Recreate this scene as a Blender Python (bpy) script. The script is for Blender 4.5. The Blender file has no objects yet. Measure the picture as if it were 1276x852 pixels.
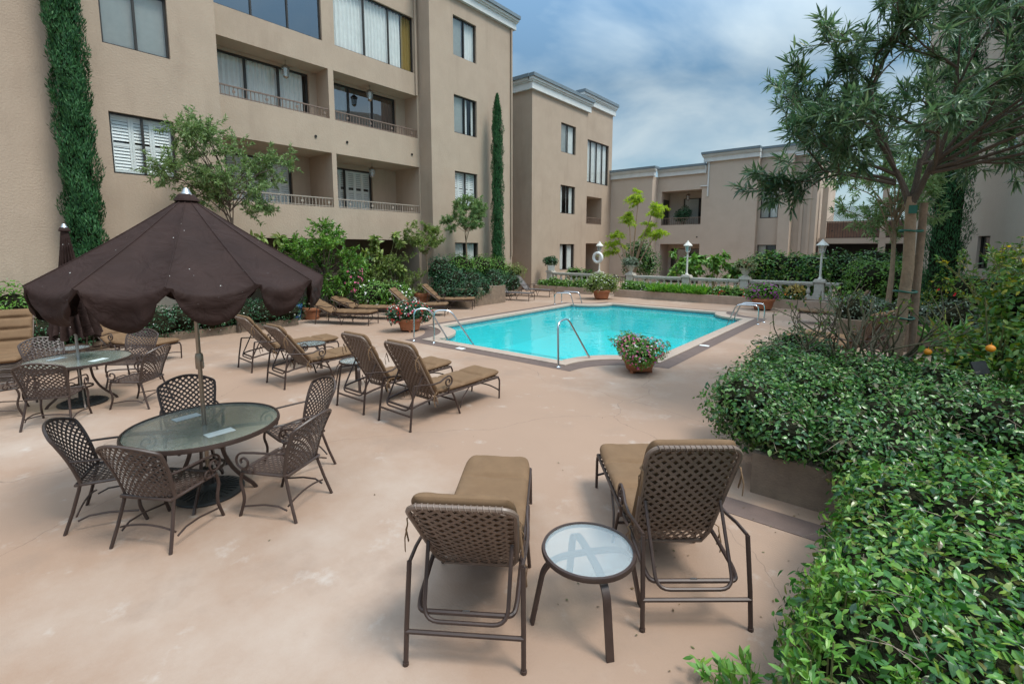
import bpy, bmesh, math, random
import numpy as np
from mathutils import Vector, Matrix, Euler
from mathutils.geometry import tessellate_polygon
random.seed(7); RNG = np.random.default_rng(7)
R = math.radians; PI = math.pi
scene = bpy.context.scene; COL = scene.collection

# ---------------------------------------------------------------- camera, sky, sun, exposure
cam = bpy.data.cameras.new('camera'); cam_o = bpy.data.objects.new('camera', cam); COL.objects.link(cam_o)
F_PX, Y_H, Y_P = 600.0, 309.0, 381.0            # focal length, horizon and principal row in photo pixels
cam.sensor_width = 36; cam.lens = F_PX/1276*36; cam.shift_y = -(426-Y_P)/1276
cam.clip_start = .05; cam.clip_end = 900
cam_o.location = (0, 0, 2.45)
cam_o.rotation_euler = (R(90)-math.atan((Y_P-Y_H)/F_PX), 0, R(39.2))
scene.camera = cam_o

SUN_EL, SUN_AZ = 62, 80                        # sun seen from the courtyard: azimuth from +x towards +y is (90 - SUN_AZ)
world = bpy.data.worlds.new('World'); scene.world = world; world.use_nodes = True
nt = world.node_tree; nt.nodes.clear()
def wn(t, **k):
    n = nt.nodes.new(t)
    for a, b in k.items(): setattr(n, a, b)
    return n
out = wn('ShaderNodeOutputWorld'); bg = wn('ShaderNodeBackground'); bg.inputs[1].default_value = .095
sky = wn('ShaderNodeTexSky', sky_type='NISHITA', sun_disc=False, sun_elevation=R(SUN_EL), sun_rotation=R(SUN_AZ))
sky.air_density = 1.0; sky.dust_density = 1.2
tc = wn('ShaderNodeTexCoord'); sep = wn('ShaderNodeSeparateXYZ')
nt.links.new(tc.outputs['Generated'], sep.inputs[0])
zz = wn('ShaderNodeMath', operation='MAXIMUM'); zz.inputs[1].default_value = 0.0; nt.links.new(sep.outputs[2], zz.inputs[0])
za = wn('ShaderNodeMath', operation='ADD'); za.inputs[1].default_value = .22; nt.links.new(zz.outputs[0], za.inputs[0])
dx = wn('ShaderNodeMath', operation='DIVIDE'); dy = wn('ShaderNodeMath', operation='DIVIDE')
nt.links.new(sep.outputs[0], dx.inputs[0]); nt.links.new(za.outputs[0], dx.inputs[1])
nt.links.new(sep.outputs[1], dy.inputs[0]); nt.links.new(za.outputs[0], dy.inputs[1])
cmb = wn('ShaderNodeCombineXYZ'); nt.links.new(dx.outputs[0], cmb.inputs[0]); nt.links.new(dy.outputs[0], cmb.inputs[1])
no = wn('ShaderNodeTexNoise'); no.inputs['Scale'].default_value = 1.25; no.inputs['Detail'].default_value = 6; no.inputs['Roughness'].default_value = .5
no.inputs['Distortion'].default_value = .5
nt.links.new(cmb.outputs[0], no.inputs['Vector'])
rp = wn('ShaderNodeValToRGB'); rp.color_ramp.elements[0].position = .38; rp.color_ramp.elements[1].position = .66
rp.color_ramp.elements[0].color = (.12, .12, .12, 1); rp.color_ramp.elements[1].color = (.92, .92, .92, 1)
nt.links.new(no.outputs[0], rp.inputs[0])
# the low sky is whiter: cloud cover grows towards the horizon
hz = wn('ShaderNodeMapRange'); hz.inputs[1].default_value = .02; hz.inputs[2].default_value = .30; hz.inputs[3].default_value = .62; hz.inputs[4].default_value = 0
nt.links.new(zz.outputs[0], hz.inputs[0])
cov = wn('ShaderNodeMath', operation='MAXIMUM'); nt.links.new(rp.outputs[0], cov.inputs[0]); nt.links.new(hz.outputs[0], cov.inputs[1])
cl = wn('ShaderNodeMixRGB'); cl.inputs[2].default_value = (3.0, 3.55, 3.85, 1)
nt.links.new(cov.outputs[0], cl.inputs[0]); dim = wn('ShaderNodeMixRGB', blend_type='MULTIPLY'); dim.inputs[0].default_value = 1; dim.inputs[2].default_value = (.33, .50, .53, 1)
nt.links.new(sky.outputs[0], dim.inputs[1]); nt.links.new(dim.outputs[0], cl.inputs[1])
gain = wn('ShaderNodeMapRange'); gain.inputs[1].default_value = .30; gain.inputs[2].default_value = .95; gain.inputs[3].default_value = 1; gain.inputs[4].default_value = 4.2
nt.links.new(zz.outputs[0], gain.inputs[0])
gm = wn('ShaderNodeVectorMath', operation='SCALE'); nt.links.new(cl.outputs[0], gm.inputs[0]); nt.links.new(gain.outputs[0], gm.inputs['Scale'])
nt.links.new(gm.outputs[0], bg.inputs[0]); nt.links.new(bg.outputs[0], out.inputs[0])

sun = bpy.data.lights.new('sun', 'SUN'); sun.energy = 1.5; sun.angle = R(18); sun.color = (1, .95, .87)
sun_o = bpy.data.objects.new('sun', sun); COL.objects.link(sun_o)
_a = R(90-SUN_AZ); _d = Vector((math.cos(_a)*math.cos(R(SUN_EL)), math.sin(_a)*math.cos(R(SUN_EL)), math.sin(R(SUN_EL))))
sun_o.rotation_euler = (-_d).to_track_quat('-Z', 'Y').to_euler(); sun_o.location = (0, 0, 30)
vs = scene.view_settings; vs.view_transform = 'Standard'; vs.look = 'None'; vs.exposure = 1.08; vs.gamma = 1; vs.use_curve_mapping = False
try:
    scene.cycles.max_bounces = 8; scene.cycles.transparent_max_bounces = 16; scene.cycles.use_denoising = True
except Exception: pass

# ---------------------------------------------------------------- materials
def new_mat(name):
    m = bpy.data.materials.new(name); m.use_nodes = True; t = m.node_tree; b = t.nodes['Principled BSDF']
    return m, t, b
def spec(b, v):
    if 'Specular IOR Level' in b.inputs: b.inputs['Specular IOR Level'].default_value = v
def mat(name, col, rough=.6, metal=0, var=.12, scale=8, bump=0, bscale=60, sp=.5, dist=.01, detail=4, stain=None):
    """base colour with procedural noise variation and bump (object coordinates)"""
    m, t, b = new_mat(name); b.inputs['Roughness'].default_value = rough; b.inputs['Metallic'].default_value = metal; spec(b, sp)
    tc = t.nodes.new('ShaderNodeTexCoord'); n = t.nodes.new('ShaderNodeTexNoise')
    n.inputs['Scale'].default_value = scale; n.inputs['Detail'].default_value = detail; n.inputs['Roughness'].default_value = .6
    t.links.new(tc.outputs['Object'], n.inputs['Vector'])
    r = t.nodes.new('ShaderNodeValToRGB'); r.color_ramp.elements[0].position = .3; r.color_ramp.elements[1].position = .72
    r.color_ramp.elements[0].color = tuple(c*(1-var) for c in col)+(1,); r.color_ramp.elements[1].color = tuple(min(1, c*(1+var)) for c in col)+(1,)
    t.links.new(n.outputs[0], r.inputs[0]); last = r.outputs[0]
    if stain:
        for sc, lo, hi, sc_col, fac in stain:
            n2 = t.nodes.new('ShaderNodeTexNoise'); n2.inputs['Scale'].default_value = sc; n2.inputs['Detail'].default_value = 8; n2.inputs['Roughness'].default_value = .65
            t.links.new(tc.outputs['Object'], n2.inputs['Vector'])
            mr = t.nodes.new('ShaderNodeMapRange'); mr.inputs[1].default_value = lo; mr.inputs[2].default_value = hi; mr.inputs[3].default_value = 0; mr.inputs[4].default_value = fac
            t.links.new(n2.outputs[0], mr.inputs[0])
            mx = t.nodes.new('ShaderNodeMixRGB'); mx.inputs[2].default_value = sc_col+(1,)
            t.links.new(mr.outputs[0], mx.inputs[0]); t.links.new(last, mx.inputs[1]); last = mx.outputs[0]
    t.links.new(last, b.inputs['Base Color'])
    if bump:
        n3 = t.nodes.new('ShaderNodeTexNoise'); n3.inputs['Scale'].default_value = bscale; n3.inputs['Detail'].default_value = 5
        t.links.new(tc.outputs['Object'], n3.inputs['Vector'])
        bp = t.nodes.new('ShaderNodeBump'); bp.inputs['Strength'].default_value = bump; bp.inputs['Distance'].default_value = dist
        t.links.new(n3.outputs[0], bp.inputs['Height']); t.links.new(bp.outputs[0], b.inputs['Normal'])
    return m
def leaf_mat(name, cols, rough=.42, trans=.22, sp=.45):
    m, t, b = new_mat(name); b.inputs['Roughness'].default_value = rough; spec(b, sp)
    g = t.nodes.new('ShaderNodeNewGeometry'); r = t.nodes.new('ShaderNodeValToRGB')
    e = r.color_ramp.elements
    n = len(cols)
    for i, c in enumerate(cols):
        p = i/(n-1)
        el = e[0] if i == 0 else (e[1] if i == n-1 else e.new(p))
    for i, c in enumerate(cols):
        r.color_ramp.elements[i].position = i/(n-1); r.color_ramp.elements[i].color = tuple(c)+(1,)
    t.links.new(g.outputs['Random Per Island'], r.inputs[0]); t.links.new(r.outputs[0], b.inputs['Base Color'])
    tr = t.nodes.new('ShaderNodeBsdfTranslucent'); hs = t.nodes.new('ShaderNodeHueSaturation'); hs.inputs['Value'].default_value = 1.5; hs.inputs['Saturation'].default_value = 1.1
    t.links.new(r.outputs[0], hs.inputs['Color']); t.links.new(hs.outputs[0], tr.inputs[0])
    mx = t.nodes.new('ShaderNodeMixShader'); mx.inputs[0].default_value = trans
    t.links.new(b.outputs[0], mx.inputs[1]); t.links.new(tr.outputs[0], mx.inputs[2]); t.links.new(mx.outputs[0], t.nodes['Material Output'].inputs[0])
    return m
def glass_mat(name, tint=(.75, .8, .8), base=.14, rough=.02, bump=0, bscale=40, body=None, bodyfac=0):
    m, t, b = new_mat(name); t.nodes.remove(b)
    tr = t.nodes.new('ShaderNodeBsdfTransparent'); tr.inputs[0].default_value = tint+(1,)
    gl = t.nodes.new('ShaderNodeBsdfGlossy'); gl.inputs['Roughness'].default_value = rough; gl.inputs[0].default_value = (.95, .97, 1, 1)
    lw = t.nodes.new('ShaderNodeLayerWeight'); lw.inputs[0].default_value = .5
    fr = t.nodes.new('ShaderNodeMath'); fr.operation = 'POWER'; fr.inputs[1].default_value = 4.5; t.links.new(lw.outputs['Facing'], fr.inputs[0])
    mr = t.nodes.new('ShaderNodeMapRange'); mr.inputs[1].default_value = 0; mr.inputs[2].default_value = 1; mr.inputs[3].default_value = base; mr.inputs[4].default_value = .95
    t.links.new(fr.outputs[0], mr.inputs[0]); mx = t.nodes.new('ShaderNodeMixShader'); t.links.new(mr.outputs[0], mx.inputs[0])
    first = tr.outputs[0]
    if body:
        df = t.nodes.new('ShaderNodeBsdfDiffuse'); df.inputs[0].default_value = body+(1,)
        m2 = t.nodes.new('ShaderNodeMixShader'); m2.inputs[0].default_value = bodyfac
        t.links.new(tr.outputs[0], m2.inputs[1]); t.links.new(df.outputs[0], m2.inputs[2]); first = m2.outputs[0]
    t.links.new(first, mx.inputs[1]); t.links.new(gl.outputs[0], mx.inputs[2]); t.links.new(mx.outputs[0], t.nodes['Material Output'].inputs[0])
    if bump:
        tc = t.nodes.new('ShaderNodeTexCoord'); n = t.nodes.new('ShaderNodeTexNoise'); n.inputs['Scale'].default_value = bscale; n.inputs['Detail'].default_value = 3
        t.links.new(tc.outputs['Object'], n.inputs['Vector'])
        bp = t.nodes.new('ShaderNodeBump'); bp.inputs['Strength'].default_value = bump; bp.inputs['Distance'].default_value = .02
        t.links.new(n.outputs[0], bp.inputs['Height']); t.links.new(bp.outputs[0], gl.inputs['Normal']); t.links.new(bp.outputs[0], lw.inputs['Normal'])
    return m
M = {}
STU = (.41, .312, .236)
M['stucco'] = mat('stucco', STU, .9, var=.05, scale=1.2, bump=.3, bscale=22, sp=.15, dist=.03,
                  stain=[(.35, .52, .78, (.30, .215, .16), .45), (1.6, .58, .8, (.45, .35, .28), .4), (14, .5, .8, (.33, .24, .18), .25)])
M['stucco2'] = mat('stucco_far', (.50, .405, .33), .9, var=.05, scale=.8, bump=.3, bscale=25, sp=.15, dist=.02, stain=[(.5, .52, .78, (.35, .26, .2), .35)])
def streaks(m, col, fac):
    t = m.node_tree; b = t.nodes['Principled BSDF']; tc = t.nodes.new('ShaderNodeTexCoord'); mp = t.nodes.new('ShaderNodeMapping'); mp.inputs['Scale'].default_value = (1.3, 1.3, .22)
    n = t.nodes.new('ShaderNodeTexNoise'); n.inputs['Scale'].default_value = 1; n.inputs['Detail'].default_value = 7; n.inputs['Roughness'].default_value = .7
    t.links.new(tc.outputs['Object'], mp.inputs[0]); t.links.new(mp.outputs[0], n.inputs['Vector'])
    r = t.nodes.new('ShaderNodeMapRange'); r.inputs[1].default_value = .52; r.inputs[2].default_value = .75; r.inputs[4].default_value = fac; t.links.new(n.outputs[0], r.inputs[0])
    mx = t.nodes.new('ShaderNodeMixRGB'); mx.inputs[2].default_value = col+(1,); old = b.inputs['Base Color'].links[0].from_socket
    t.links.new(r.outputs[0], mx.inputs[0]); t.links.new(old, mx.inputs[1]); t.links.new(mx.outputs[0], b.inputs['Base Color'])
streaks(M['stucco'], (.24, .17, .125), .30); streaks(M['stucco2'], (.36, .28, .22), .16)
M['cornice'] = mat('cornice_paint', (.62, .62, .60), .6, var=.06, scale=3, sp=.3)
M['cap'] = mat('roof_cap', (.15, .185, .21), .55, var=.1, scale=3, sp=.4)
M['roof'] = mat('roof_gravel', (.3, .29, .28), .9, var=.1, scale=20)
M['frame'] = mat('bronze_frame', (.035, .03, .027), .45, .3, var=.1, scale=10)
M['rail'] = mat('taupe_rail', (.19, .13, .10), .5, .1, var=.1, scale=10)
M['brownwood'] = mat('brown_wood', (.15, .085, .06), .7, var=.2, scale=5)
M['railw'] = mat('pale_rail', (.33, .27, .22), .5, var=.1, scale=10)
M['curtain'] = mat('curtain', (.70, .69, .655), .9, var=.06, scale=5, sp=.1)
M['curtain_y'] = mat('curtain_ochre', (.30, .20, .06), .9, var=.06, scale=5, sp=.1)
M['curtain_r'] = mat('curtain_red', (.16, .08, .08), .9, var=.06, scale=5, sp=.1)
M['blind'] = mat('blind', (.52, .52, .485), .8, var=.06, scale=5, sp=.1)
M['lamppaint'] = mat('lamp_paint', (.60, .57, .52), .55, var=.05, scale=8)
M['white'] = mat('white_paint', (.74, .74, .72), .5, var=.04, scale=6)
M['unlit_dark'] = mat('unlit_dark', (.05, .047, .045), .9, var=.2, scale=2)  # near-black tone stands in for missing light behind panes and under the walkway
M['glass'] = glass_mat('window_glass', (.94, .96, .96), .06)
M['glass_dark'] = glass_mat('window_glass_tinted', (.45, .49, .52), .24)
M['deck'] = mat('deck', (.315, .206, .146), .78, var=.05, scale=.5, bump=.35, bscale=70, sp=.25, dist=.006, detail=8,
                stain=[(.28, .50, .72, (.43, .34, .28), .85), (.9, .54, .72, (.26, .18, .135), .75), (2.6, .60, .76, (.46, .39, .34), .7), (7, .64, .8, (.28, .20, .155), .5), (60, .66, .76, (.20, .145, .11), .6)])
def cracks(m):
    t = m.node_tree; b = t.nodes['Principled BSDF']; tc = t.nodes.new('ShaderNodeTexCoord'); n = t.nodes.new('ShaderNodeTexNoise'); n.inputs['Scale'].default_value = .9; n.inputs['Detail'].default_value = 5
    t.links.new(tc.outputs['Object'], n.inputs['Vector']); mv = t.nodes.new('ShaderNodeMixRGB'); mv.blend_type = 'ADD'; mv.inputs[0].default_value = .9
    t.links.new(tc.outputs['Object'], mv.inputs[1]); t.links.new(n.outputs['Color'], mv.inputs[2])
    v = t.nodes.new('ShaderNodeTexVoronoi'); v.feature = 'DISTANCE_TO_EDGE'; v.inputs['Scale'].default_value = .22; t.links.new(mv.outputs[0], v.inputs['Vector'])
    lt_ = t.nodes.new('ShaderNodeMapRange'); lt_.inputs[1].default_value = .0006; lt_.inputs[2].default_value = .0014; lt_.inputs[3].default_value = .55; lt_.inputs[4].default_value = 0; t.links.new(v.outputs['Distance'], lt_.inputs[0])
    mx = t.nodes.new('ShaderNodeMixRGB'); mx.inputs[2].default_value = (.16, .11, .08, 1); old = b.inputs['Base Color'].links[0].from_socket
    t.links.new(lt_.outputs[0], mx.inputs[0]); t.links.new(old, mx.inputs[1]); t.links.new(mx.outputs[0], b.inputs['Base Color'])
cracks(M['deck'])
M['band'] = mat('brown_band', (.12, .078, .064), .8, var=.12, scale=5, bump=.3, bscale=70, dist=.005, stain=[(3, .6, .8, (.25, .2, .17), .4)])
M['coping'] = mat('coping', (.37, .28, .222), .75, var=.08, scale=6, bump=.3, bscale=60, dist=.005, stain=[(5, .6, .8, (.4, .32, .27), .5)])
M['conc'] = mat('planter_concrete', (.21, .148, .103), .9, var=.18, scale=7, bump=.6, bscale=50, dist=.012, stain=[(3, .5, .75, (.13, .10, .075), .6), (18, .6, .75, (.1, .08, .06), .5)])
M['conc2'] = mat('planter_wall', (.40, .29, .22), .9, var=.1, scale=5, bump=.4, bscale=40, dist=.01, stain=[(2, .5, .75, (.27, .19, .14), .5)])
M['stone'] = mat('cast_stone', (.54, .49, .43), .85, var=.1, scale=7, bump=.4, bscale=50, dist=.008, stain=[(6, .55, .75, (.27, .25, .22), .5)])
M['soil'] = mat('soil', (.05, .036, .026), .95, var=.3, scale=14, bump=.8, bscale=40, dist=.03)
M['metal'] = mat('brown_metal', (.056, .034, .027), .42, .15, var=.15, scale=12, sp=.4, stain=[(40, .68, .75, (.3, .25, .22), .3)])
M['strap'] = mat('vinyl_strap', (.165, .112, .084), .42, var=.15, scale=9, sp=.5)
M['strap2'] = mat('vinyl_strap_chair', (.062, .038, .030), .42, var=.18, scale=9, sp=.5)
M['strapg'] = mat('grey_sling', (.15, .13, .125), .55, var=.15, scale=9)
M['cush'] = mat('cushion', (.168, .098, .053), .85, var=.10, scale=6, bump=.35, bscale=220, sp=.2, dist=.003, stain=[(2.5, .55, .78, (.22, .14, .085), .5)])
M['umb'] = mat('umbrella_cloth', (.031, .0165, .0135), .75, var=.2, scale=3, bump=.15, bscale=200, sp=.14, dist=.002, stain=[(50, .715, .73, (.6, .58, .55), .8)])
def umb_extra(m):
    t = m.node_tree; b = t.nodes['Principled BSDF']; tc = t.nodes.new('ShaderNodeTexCoord')
    v = t.nodes.new('ShaderNodeTexVoronoi'); v.inputs['Scale'].default_value = 9; t.links.new(tc.outputs['Object'], v.inputs['Vector'])
    n0 = t.nodes.new('ShaderNodeTexNoise'); n0.inputs['Scale'].default_value = 2; t.links.new(tc.outputs['Object'], n0.inputs['Vector'])
    th = t.nodes.new('ShaderNodeMapRange'); th.inputs[1].default_value = .35; th.inputs[2].default_value = .7; th.inputs[3].default_value = .02; th.inputs[4].default_value = .062; t.links.new(n0.outputs[0], th.inputs[0])
    lt_ = t.nodes.new('ShaderNodeMath'); lt_.operation = 'LESS_THAN'; t.links.new(v.outputs['Distance'], lt_.inputs[0]); t.links.new(th.outputs[0], lt_.inputs[1])
    mx = t.nodes.new('ShaderNodeMixRGB'); mx.inputs[2].default_value = (.55, .52, .48, 1); old = b.inputs['Base Color'].links[0].from_socket
    t.links.new(lt_.outputs[0], mx.inputs[0]); t.links.new(old, mx.inputs[1]); t.links.new(mx.outputs[0], b.inputs['Base Color'])
    n = t.nodes.new('ShaderNodeTexNoise'); n.inputs['Scale'].default_value = 5; n.inputs['Detail'].default_value = 3; n.inputs['Distortion'].default_value = 1; t.links.new(tc.outputs['Object'], n.inputs['Vector'])
    bp = t.nodes.new('ShaderNodeBump'); bp.inputs['Strength'].default_value = .7; bp.inputs['Distance'].default_value = .04; t.links.new(n.outputs[0], bp.inputs['Height'])
    t.links.new(b.inputs['Normal'].links[0].from_socket, bp.inputs['Normal']); t.links.new(bp.outputs[0], b.inputs['Normal'])
umb_extra(M['umb'])
M['pole'] = mat('bronze_pole', (.30, .25, .20), .3, .8, var=.08, scale=10)
M['alu'] = mat('aluminium', (.36, .36, .36), .35, .9, var=.05, scale=10)
M['steel'] = mat('stainless', (.62, .64, .66), .16, 1, var=.04, scale=10)
M['iron'] = mat('cast_iron', (.028, .027, .027), .5, .4, var=.2, scale=14, bump=.3, bscale=80, dist=.004)
M['terra'] = mat('terracotta', (.34, .125, .055), .75, var=.14, scale=8, bump=.2, bscale=60, dist=.004, stain=[(6, .58, .78, (.45, .25, .16), .5)])
M['blue'] = mat('blue_glaze', (.03, .09, .22), .25, var=.15, scale=8)
M['bark'] = mat('bark_pale', (.30, .20, .125), .85, var=.22, scale=9, bump=.7, bscale=30, dist=.02, stain=[(18, .55, .72, (.15, .1, .07), .6)])
M['barkd'] = mat('bark_dark', (.095, .068, .05), .9, var=.25, scale=12, bump=.7, bscale=40, dist=.02)
M['stake'] = mat('stake_wood', (.24, .155, .10), .85, var=.25, scale=14, bump=.6, bscale=45, dist=.012)
M['tie'] = mat('green_tie', (.01, .10, .065), .5, var=.1, scale=10)
M['twig'] = mat('twig', (.12, .085, .06), .9, var=.2, scale=10)
M['palebranch'] = mat('pale_twig', (.24, .18, .13), .8, var=.25, scale=10)
M['canes'] = mat('rose_cane', (.105, .085, .045), .75, var=.35, scale=8)
M['greentwig'] = mat('green_twig', (.17, .16, .06), .7, var=.25, scale=10)
M['core'] = mat('shaded_twigs', (.022, .022, .012), 1, var=.4, scale=18, bump=1, bscale=25, dist=.08, sp=.05)  # near-black core: shade among the inner growth is put into its colour
M['tabglass'] = glass_mat('table_glass', (.68, .72, .66), .05, .12, .10, 16, (.40, .41, .36), .36)
M['sideglass'] = glass_mat('side_table_glass', (.88, .92, .92), .035, .12, .25, 34, (.62, .65, .65), .22)
M['plaque'] = mat('plaque', (.55, .60, .58), .5, var=.06, scale=9)
M['lamp'] = glass_mat('lamp_glass', (.8, .82, .82), .2, .15, body=(.5, .52, .52), bodyfac=.3)
M['orange'] = mat('orange_peel', (.75, .25, .01), .45, var=.08, scale=10, bump=.3, bscale=200, dist=.001)
M['water'] = None
def petals(name, c): return leaf_mat(name, [c, tuple(min(1, x*1.2) for x in c), tuple(x*.75 for x in c)], .6, .25, .2)
M['fl_red'] = petals('petal_red', (.55, .03, .03)); M['fl_pink'] = petals('petal_pink', (.65, .16, .28)); M['fl_white'] = petals('petal_white', (.78, .76, .7))
M['fl_purple'] = petals('petal_purple', (.40, .07, .36)); M['fl_yellow'] = petals('petal_yellow', (.72, .50, .03)); M['fl_orange'] = petals('petal_orange', (.6, .2, .03))
L = {}
L['jas'] = leaf_mat('leaf_jasmine', [(.012, .045, .017), (.03, .10, .024), (.055, .155, .03), (.10, .22, .04), (.025, .07, .022), (.19, .30, .08), (.04, .12, .03), (.13, .10, .05)], .28)
L['hedge'] = leaf_mat('leaf_hedge', [(.012, .05, .016), (.03, .10, .022), (.05, .155, .028), (.09, .23, .035), (.17, .32, .05), (.025, .08, .02), (.07, .19, .03), (.22, .30, .05), (.10, .075, .03)], .28)
L['pitto'] = leaf_mat('leaf_pittosporum', [(.05, .15, .02), (.10, .24, .03), (.15, .31, .045), (.21, .36, .06), (.07, .19, .03)], .36)
L['cyp'] = leaf_mat('leaf_cypress', [(.010, .05, .018), (.022, .088, .028), (.036, .12, .036), (.06, .16, .05)], .6, .15, .3)
L['olive'] = leaf_mat('leaf_olive', [(.10, .17, .05), (.15, .23, .07), (.21, .30, .11), (.28, .37, .17), (.07, .13, .04)], .5, .32)
L['long'] = leaf_mat('leaf_long', [(.03, .07, .034), (.05, .10, .045), (.07, .135, .056), (.11, .18, .08), (.16, .22, .11), (.04, .085, .04)], .34, .3)
L['lime'] = leaf_mat('leaf_lime', [(.22, .34, .03), (.36, .48, .04), (.50, .58, .07), (.20, .32, .04)], .5, .4)
L['croton'] = leaf_mat('leaf_bright', [(.05, .15, .02), (.10, .23, .03), (.16, .30, .045), (.07, .17, .03), (.24, .36, .07)], .4)
L['yel'] = leaf_mat('leaf_yellowgreen', [(.11, .17, .03), (.17, .24, .045), (.24, .30, .07), (.08, .13, .03), (.30, .34, .12)], .5)
L['dark'] = leaf_mat('leaf_dark', [(.012, .048, .022), (.02, .075, .03), (.035, .105, .04), (.065, .15, .06)], .35)
L['fern'] = leaf_mat('leaf_strappy', [(.07, .2, .02), (.12, .28, .03), (.17, .34, .045), (.05, .15, .02)], .4, .3)
L['grey'] = leaf_mat('leaf_grey', [(.10, .14, .09), (.15, .19, .13), (.2, .24, .17), (.07, .11, .06)], .6)
L['citrus'] = leaf_mat('leaf_citrus', [(.03, .09, .02), (.05, .14, .022), (.08, .19, .025), (.13, .24, .03), (.045, .12, .02), (.20, .28, .03), (.04, .11, .02), (.44, .38, .03)], .34)
L['litter'] = leaf_mat('leaf_litter', [(.10, .06, .03), (.16, .10, .04), (.07, .05, .03), (.12, .13, .04)], .8, .05)
L['gold'] = leaf_mat('leaf_gold', [(.36, .22, .04), (.45, .30, .08), (.30, .24, .05), (.5, .36, .12)], .5)
L['var'] = leaf_mat('leaf_variegated', [(.06, .12, .03), (.13, .2, .07), (.38, .40, .22), (.08, .15, .04), (.3, .15, .09)], .5)

# ---------------------------------------------------------------- mesh builder
class MB:
    def __init__(s): s.v = []; s.f = []
    def add(s, vs, fs):
        b = len(s.v); s.v += [tuple(p) for p in vs]; s.f += [tuple(i+b for i in f) for f in fs]; return s
    def box(s, c, d, rz=0, rot=None):
        hx, hy, hz = d[0]/2, d[1]/2, d[2]/2
        vs = [Vector((x, y, z)) for z in (-hz, hz) for y in (-hy, hy) for x in (-hx, hx)]
        m = rot if rot else Matrix.Rotation(rz, 3, 'Z')
        vs = [m @ v + Vector(c) for v in vs]
        return s.add(vs, [(0, 2, 3, 1), (4, 5, 7, 6), (0, 1, 5, 4), (2, 6, 7, 3), (0, 4, 6, 2), (1, 3, 7, 5)])
    def bb(s, x0, x1, y0, y1, z0, z1): return s.box(((x0+x1)/2, (y0+y1)/2, (z0+z1)/2), (abs(x1-x0), abs(y1-y0), abs(z1-z0)))
    def sweep(s, pts, prof, up=(0, 0, 1), closed=False, caps=True):
        """prof: list of (side, up) offsets"""
        P = [Vector(p) for p in pts]; n = len(P); k = len(prof); vs = []; prev = None
        for i in range(n):
            if closed: t = (P[(i+1) % n]-P[i-1])
            else: t = P[min(i+1, n-1)]-P[max(i-1, 0)]
            t = t.normalized() if t.length > 1e-9 else Vector((0, 0, 1))
            if prev is None:
                u = Vector(up)
                if abs(t.dot(u)) > .95: u = Vector((1, 0, 0)) if abs(t.x) < .9 else Vector((0, 1, 0))
                sd = t.cross(u).normalized()
            else:
                sd = (prev - t*prev.dot(t)); sd = sd.normalized() if sd.length > 1e-6 else prev
            prev = sd; uu = sd.cross(t)
            vs += [P[i]+sd*a+uu*b for a, b in prof]
        fs = []
        m = n if closed else n-1
        for i in range(m):
            j = (i+1) % n
            for q in range(k):
                r = (q+1) % k
                fs.append((i*k+q, i*k+r, j*k+r, j*k+q))
        if caps and not closed:
            fs.append(tuple(range(k-1, -1, -1))); fs.append(tuple((n-1)*k+q for q in range(k)))
        return s.add(vs, fs)
    def tube(s, pts, r, n=8, closed=False, r1=None):
        if r1 is None: return s.sweep(pts, [(r*math.cos(2*PI*i/n), r*math.sin(2*PI*i/n)) for i in range(n)], closed=closed)
        P = [Vector(p) for p in pts]; m = len(P); vs = []; prev = None
        for i in range(m):
            t = (P[min(i+1, m-1)]-P[max(i-1, 0)]).normalized()
            if prev is None:
                u = Vector((0, 0, 1)) if abs(t.z) < .9 else Vector((1, 0, 0)); sd = t.cross(u).normalized()
            else:
                sd = prev - t*prev.dot(t); sd = sd.normalized() if sd.length > 1e-6 else prev
            prev = sd; uu = sd.cross(t); rr = r+(r1-r)*i/(m-1)
            vs += [P[i]+(sd*math.cos(2*PI*q/n)+uu*math.sin(2*PI*q/n))*rr for q in range(n)]
        fs = [(i*n+q, i*n+(q+1) % n, (i+1)*n+(q+1) % n, (i+1)*n+q) for i in range(m-1) for q in range(n)]
        fs += [tuple(range(n-1, -1, -1)), tuple((m-1)*n+q for q in range(n))]
        return s.add(vs, fs)
    def bar(s, pts, w, h, up=(0, 0, 1)): return s.sweep(pts, [(-w/2, -h/2), (w/2, -h/2), (w/2, h/2), (-w/2, h/2)], up=up)
    def lathe(s, prof, n=16, c=(0, 0, 0), sx=1, sy=1):
        vs = []; fs = []; k = len(prof)
        for r, z in prof:
            vs += [(c[0]+sx*r*math.cos(2*PI*i/n), c[1]+sy*r*math.sin(2*PI*i/n), c[2]+z) for i in range(n)]
        for a in range(k-1):
            for i in range(n):
                j = (i+1) % n; fs.append((a*n+i, a*n+j, (a+1)*n+j, (a+1)*n+i))
        ring_ = prof[0] == prof[-1]
        if prof[0][0] > 1e-5 and not ring_: fs.append(tuple(range(n-1, -1, -1)))
        if prof[-1][0] > 1e-5 and not ring_: fs.append(tuple((k-1)*n+i for i in range(n)))
        return s.add(vs, fs)
    def grid(s, S, nu, nv, closed_u=False):
        vs = [S(i/nu, j/nv) for j in range(nv+1) for i in range(nu+(0 if closed_u else 1))]
        w = nu if closed_u else nu+1; fs = []
        for j in range(nv):
            for i in range(nu):
                i2 = (i+1) % w
                fs.append((j*w+i, j*w+i2, (j+1)*w+i2, (j+1)*w+i))
        return s.add(vs, fs)
    def prism(s, poly, z0, z1):
        n = len(poly); vs = [(x, y, z0) for x, y in poly]+[(x, y, z1) for x, y in poly]
        fs = [tuple(range(n-1, -1, -1)), tuple(range(n, 2*n))]+[(i, (i+1) % n, n+(i+1) % n, n+i) for i in range(n)]
        return s.add(vs, fs)
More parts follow.
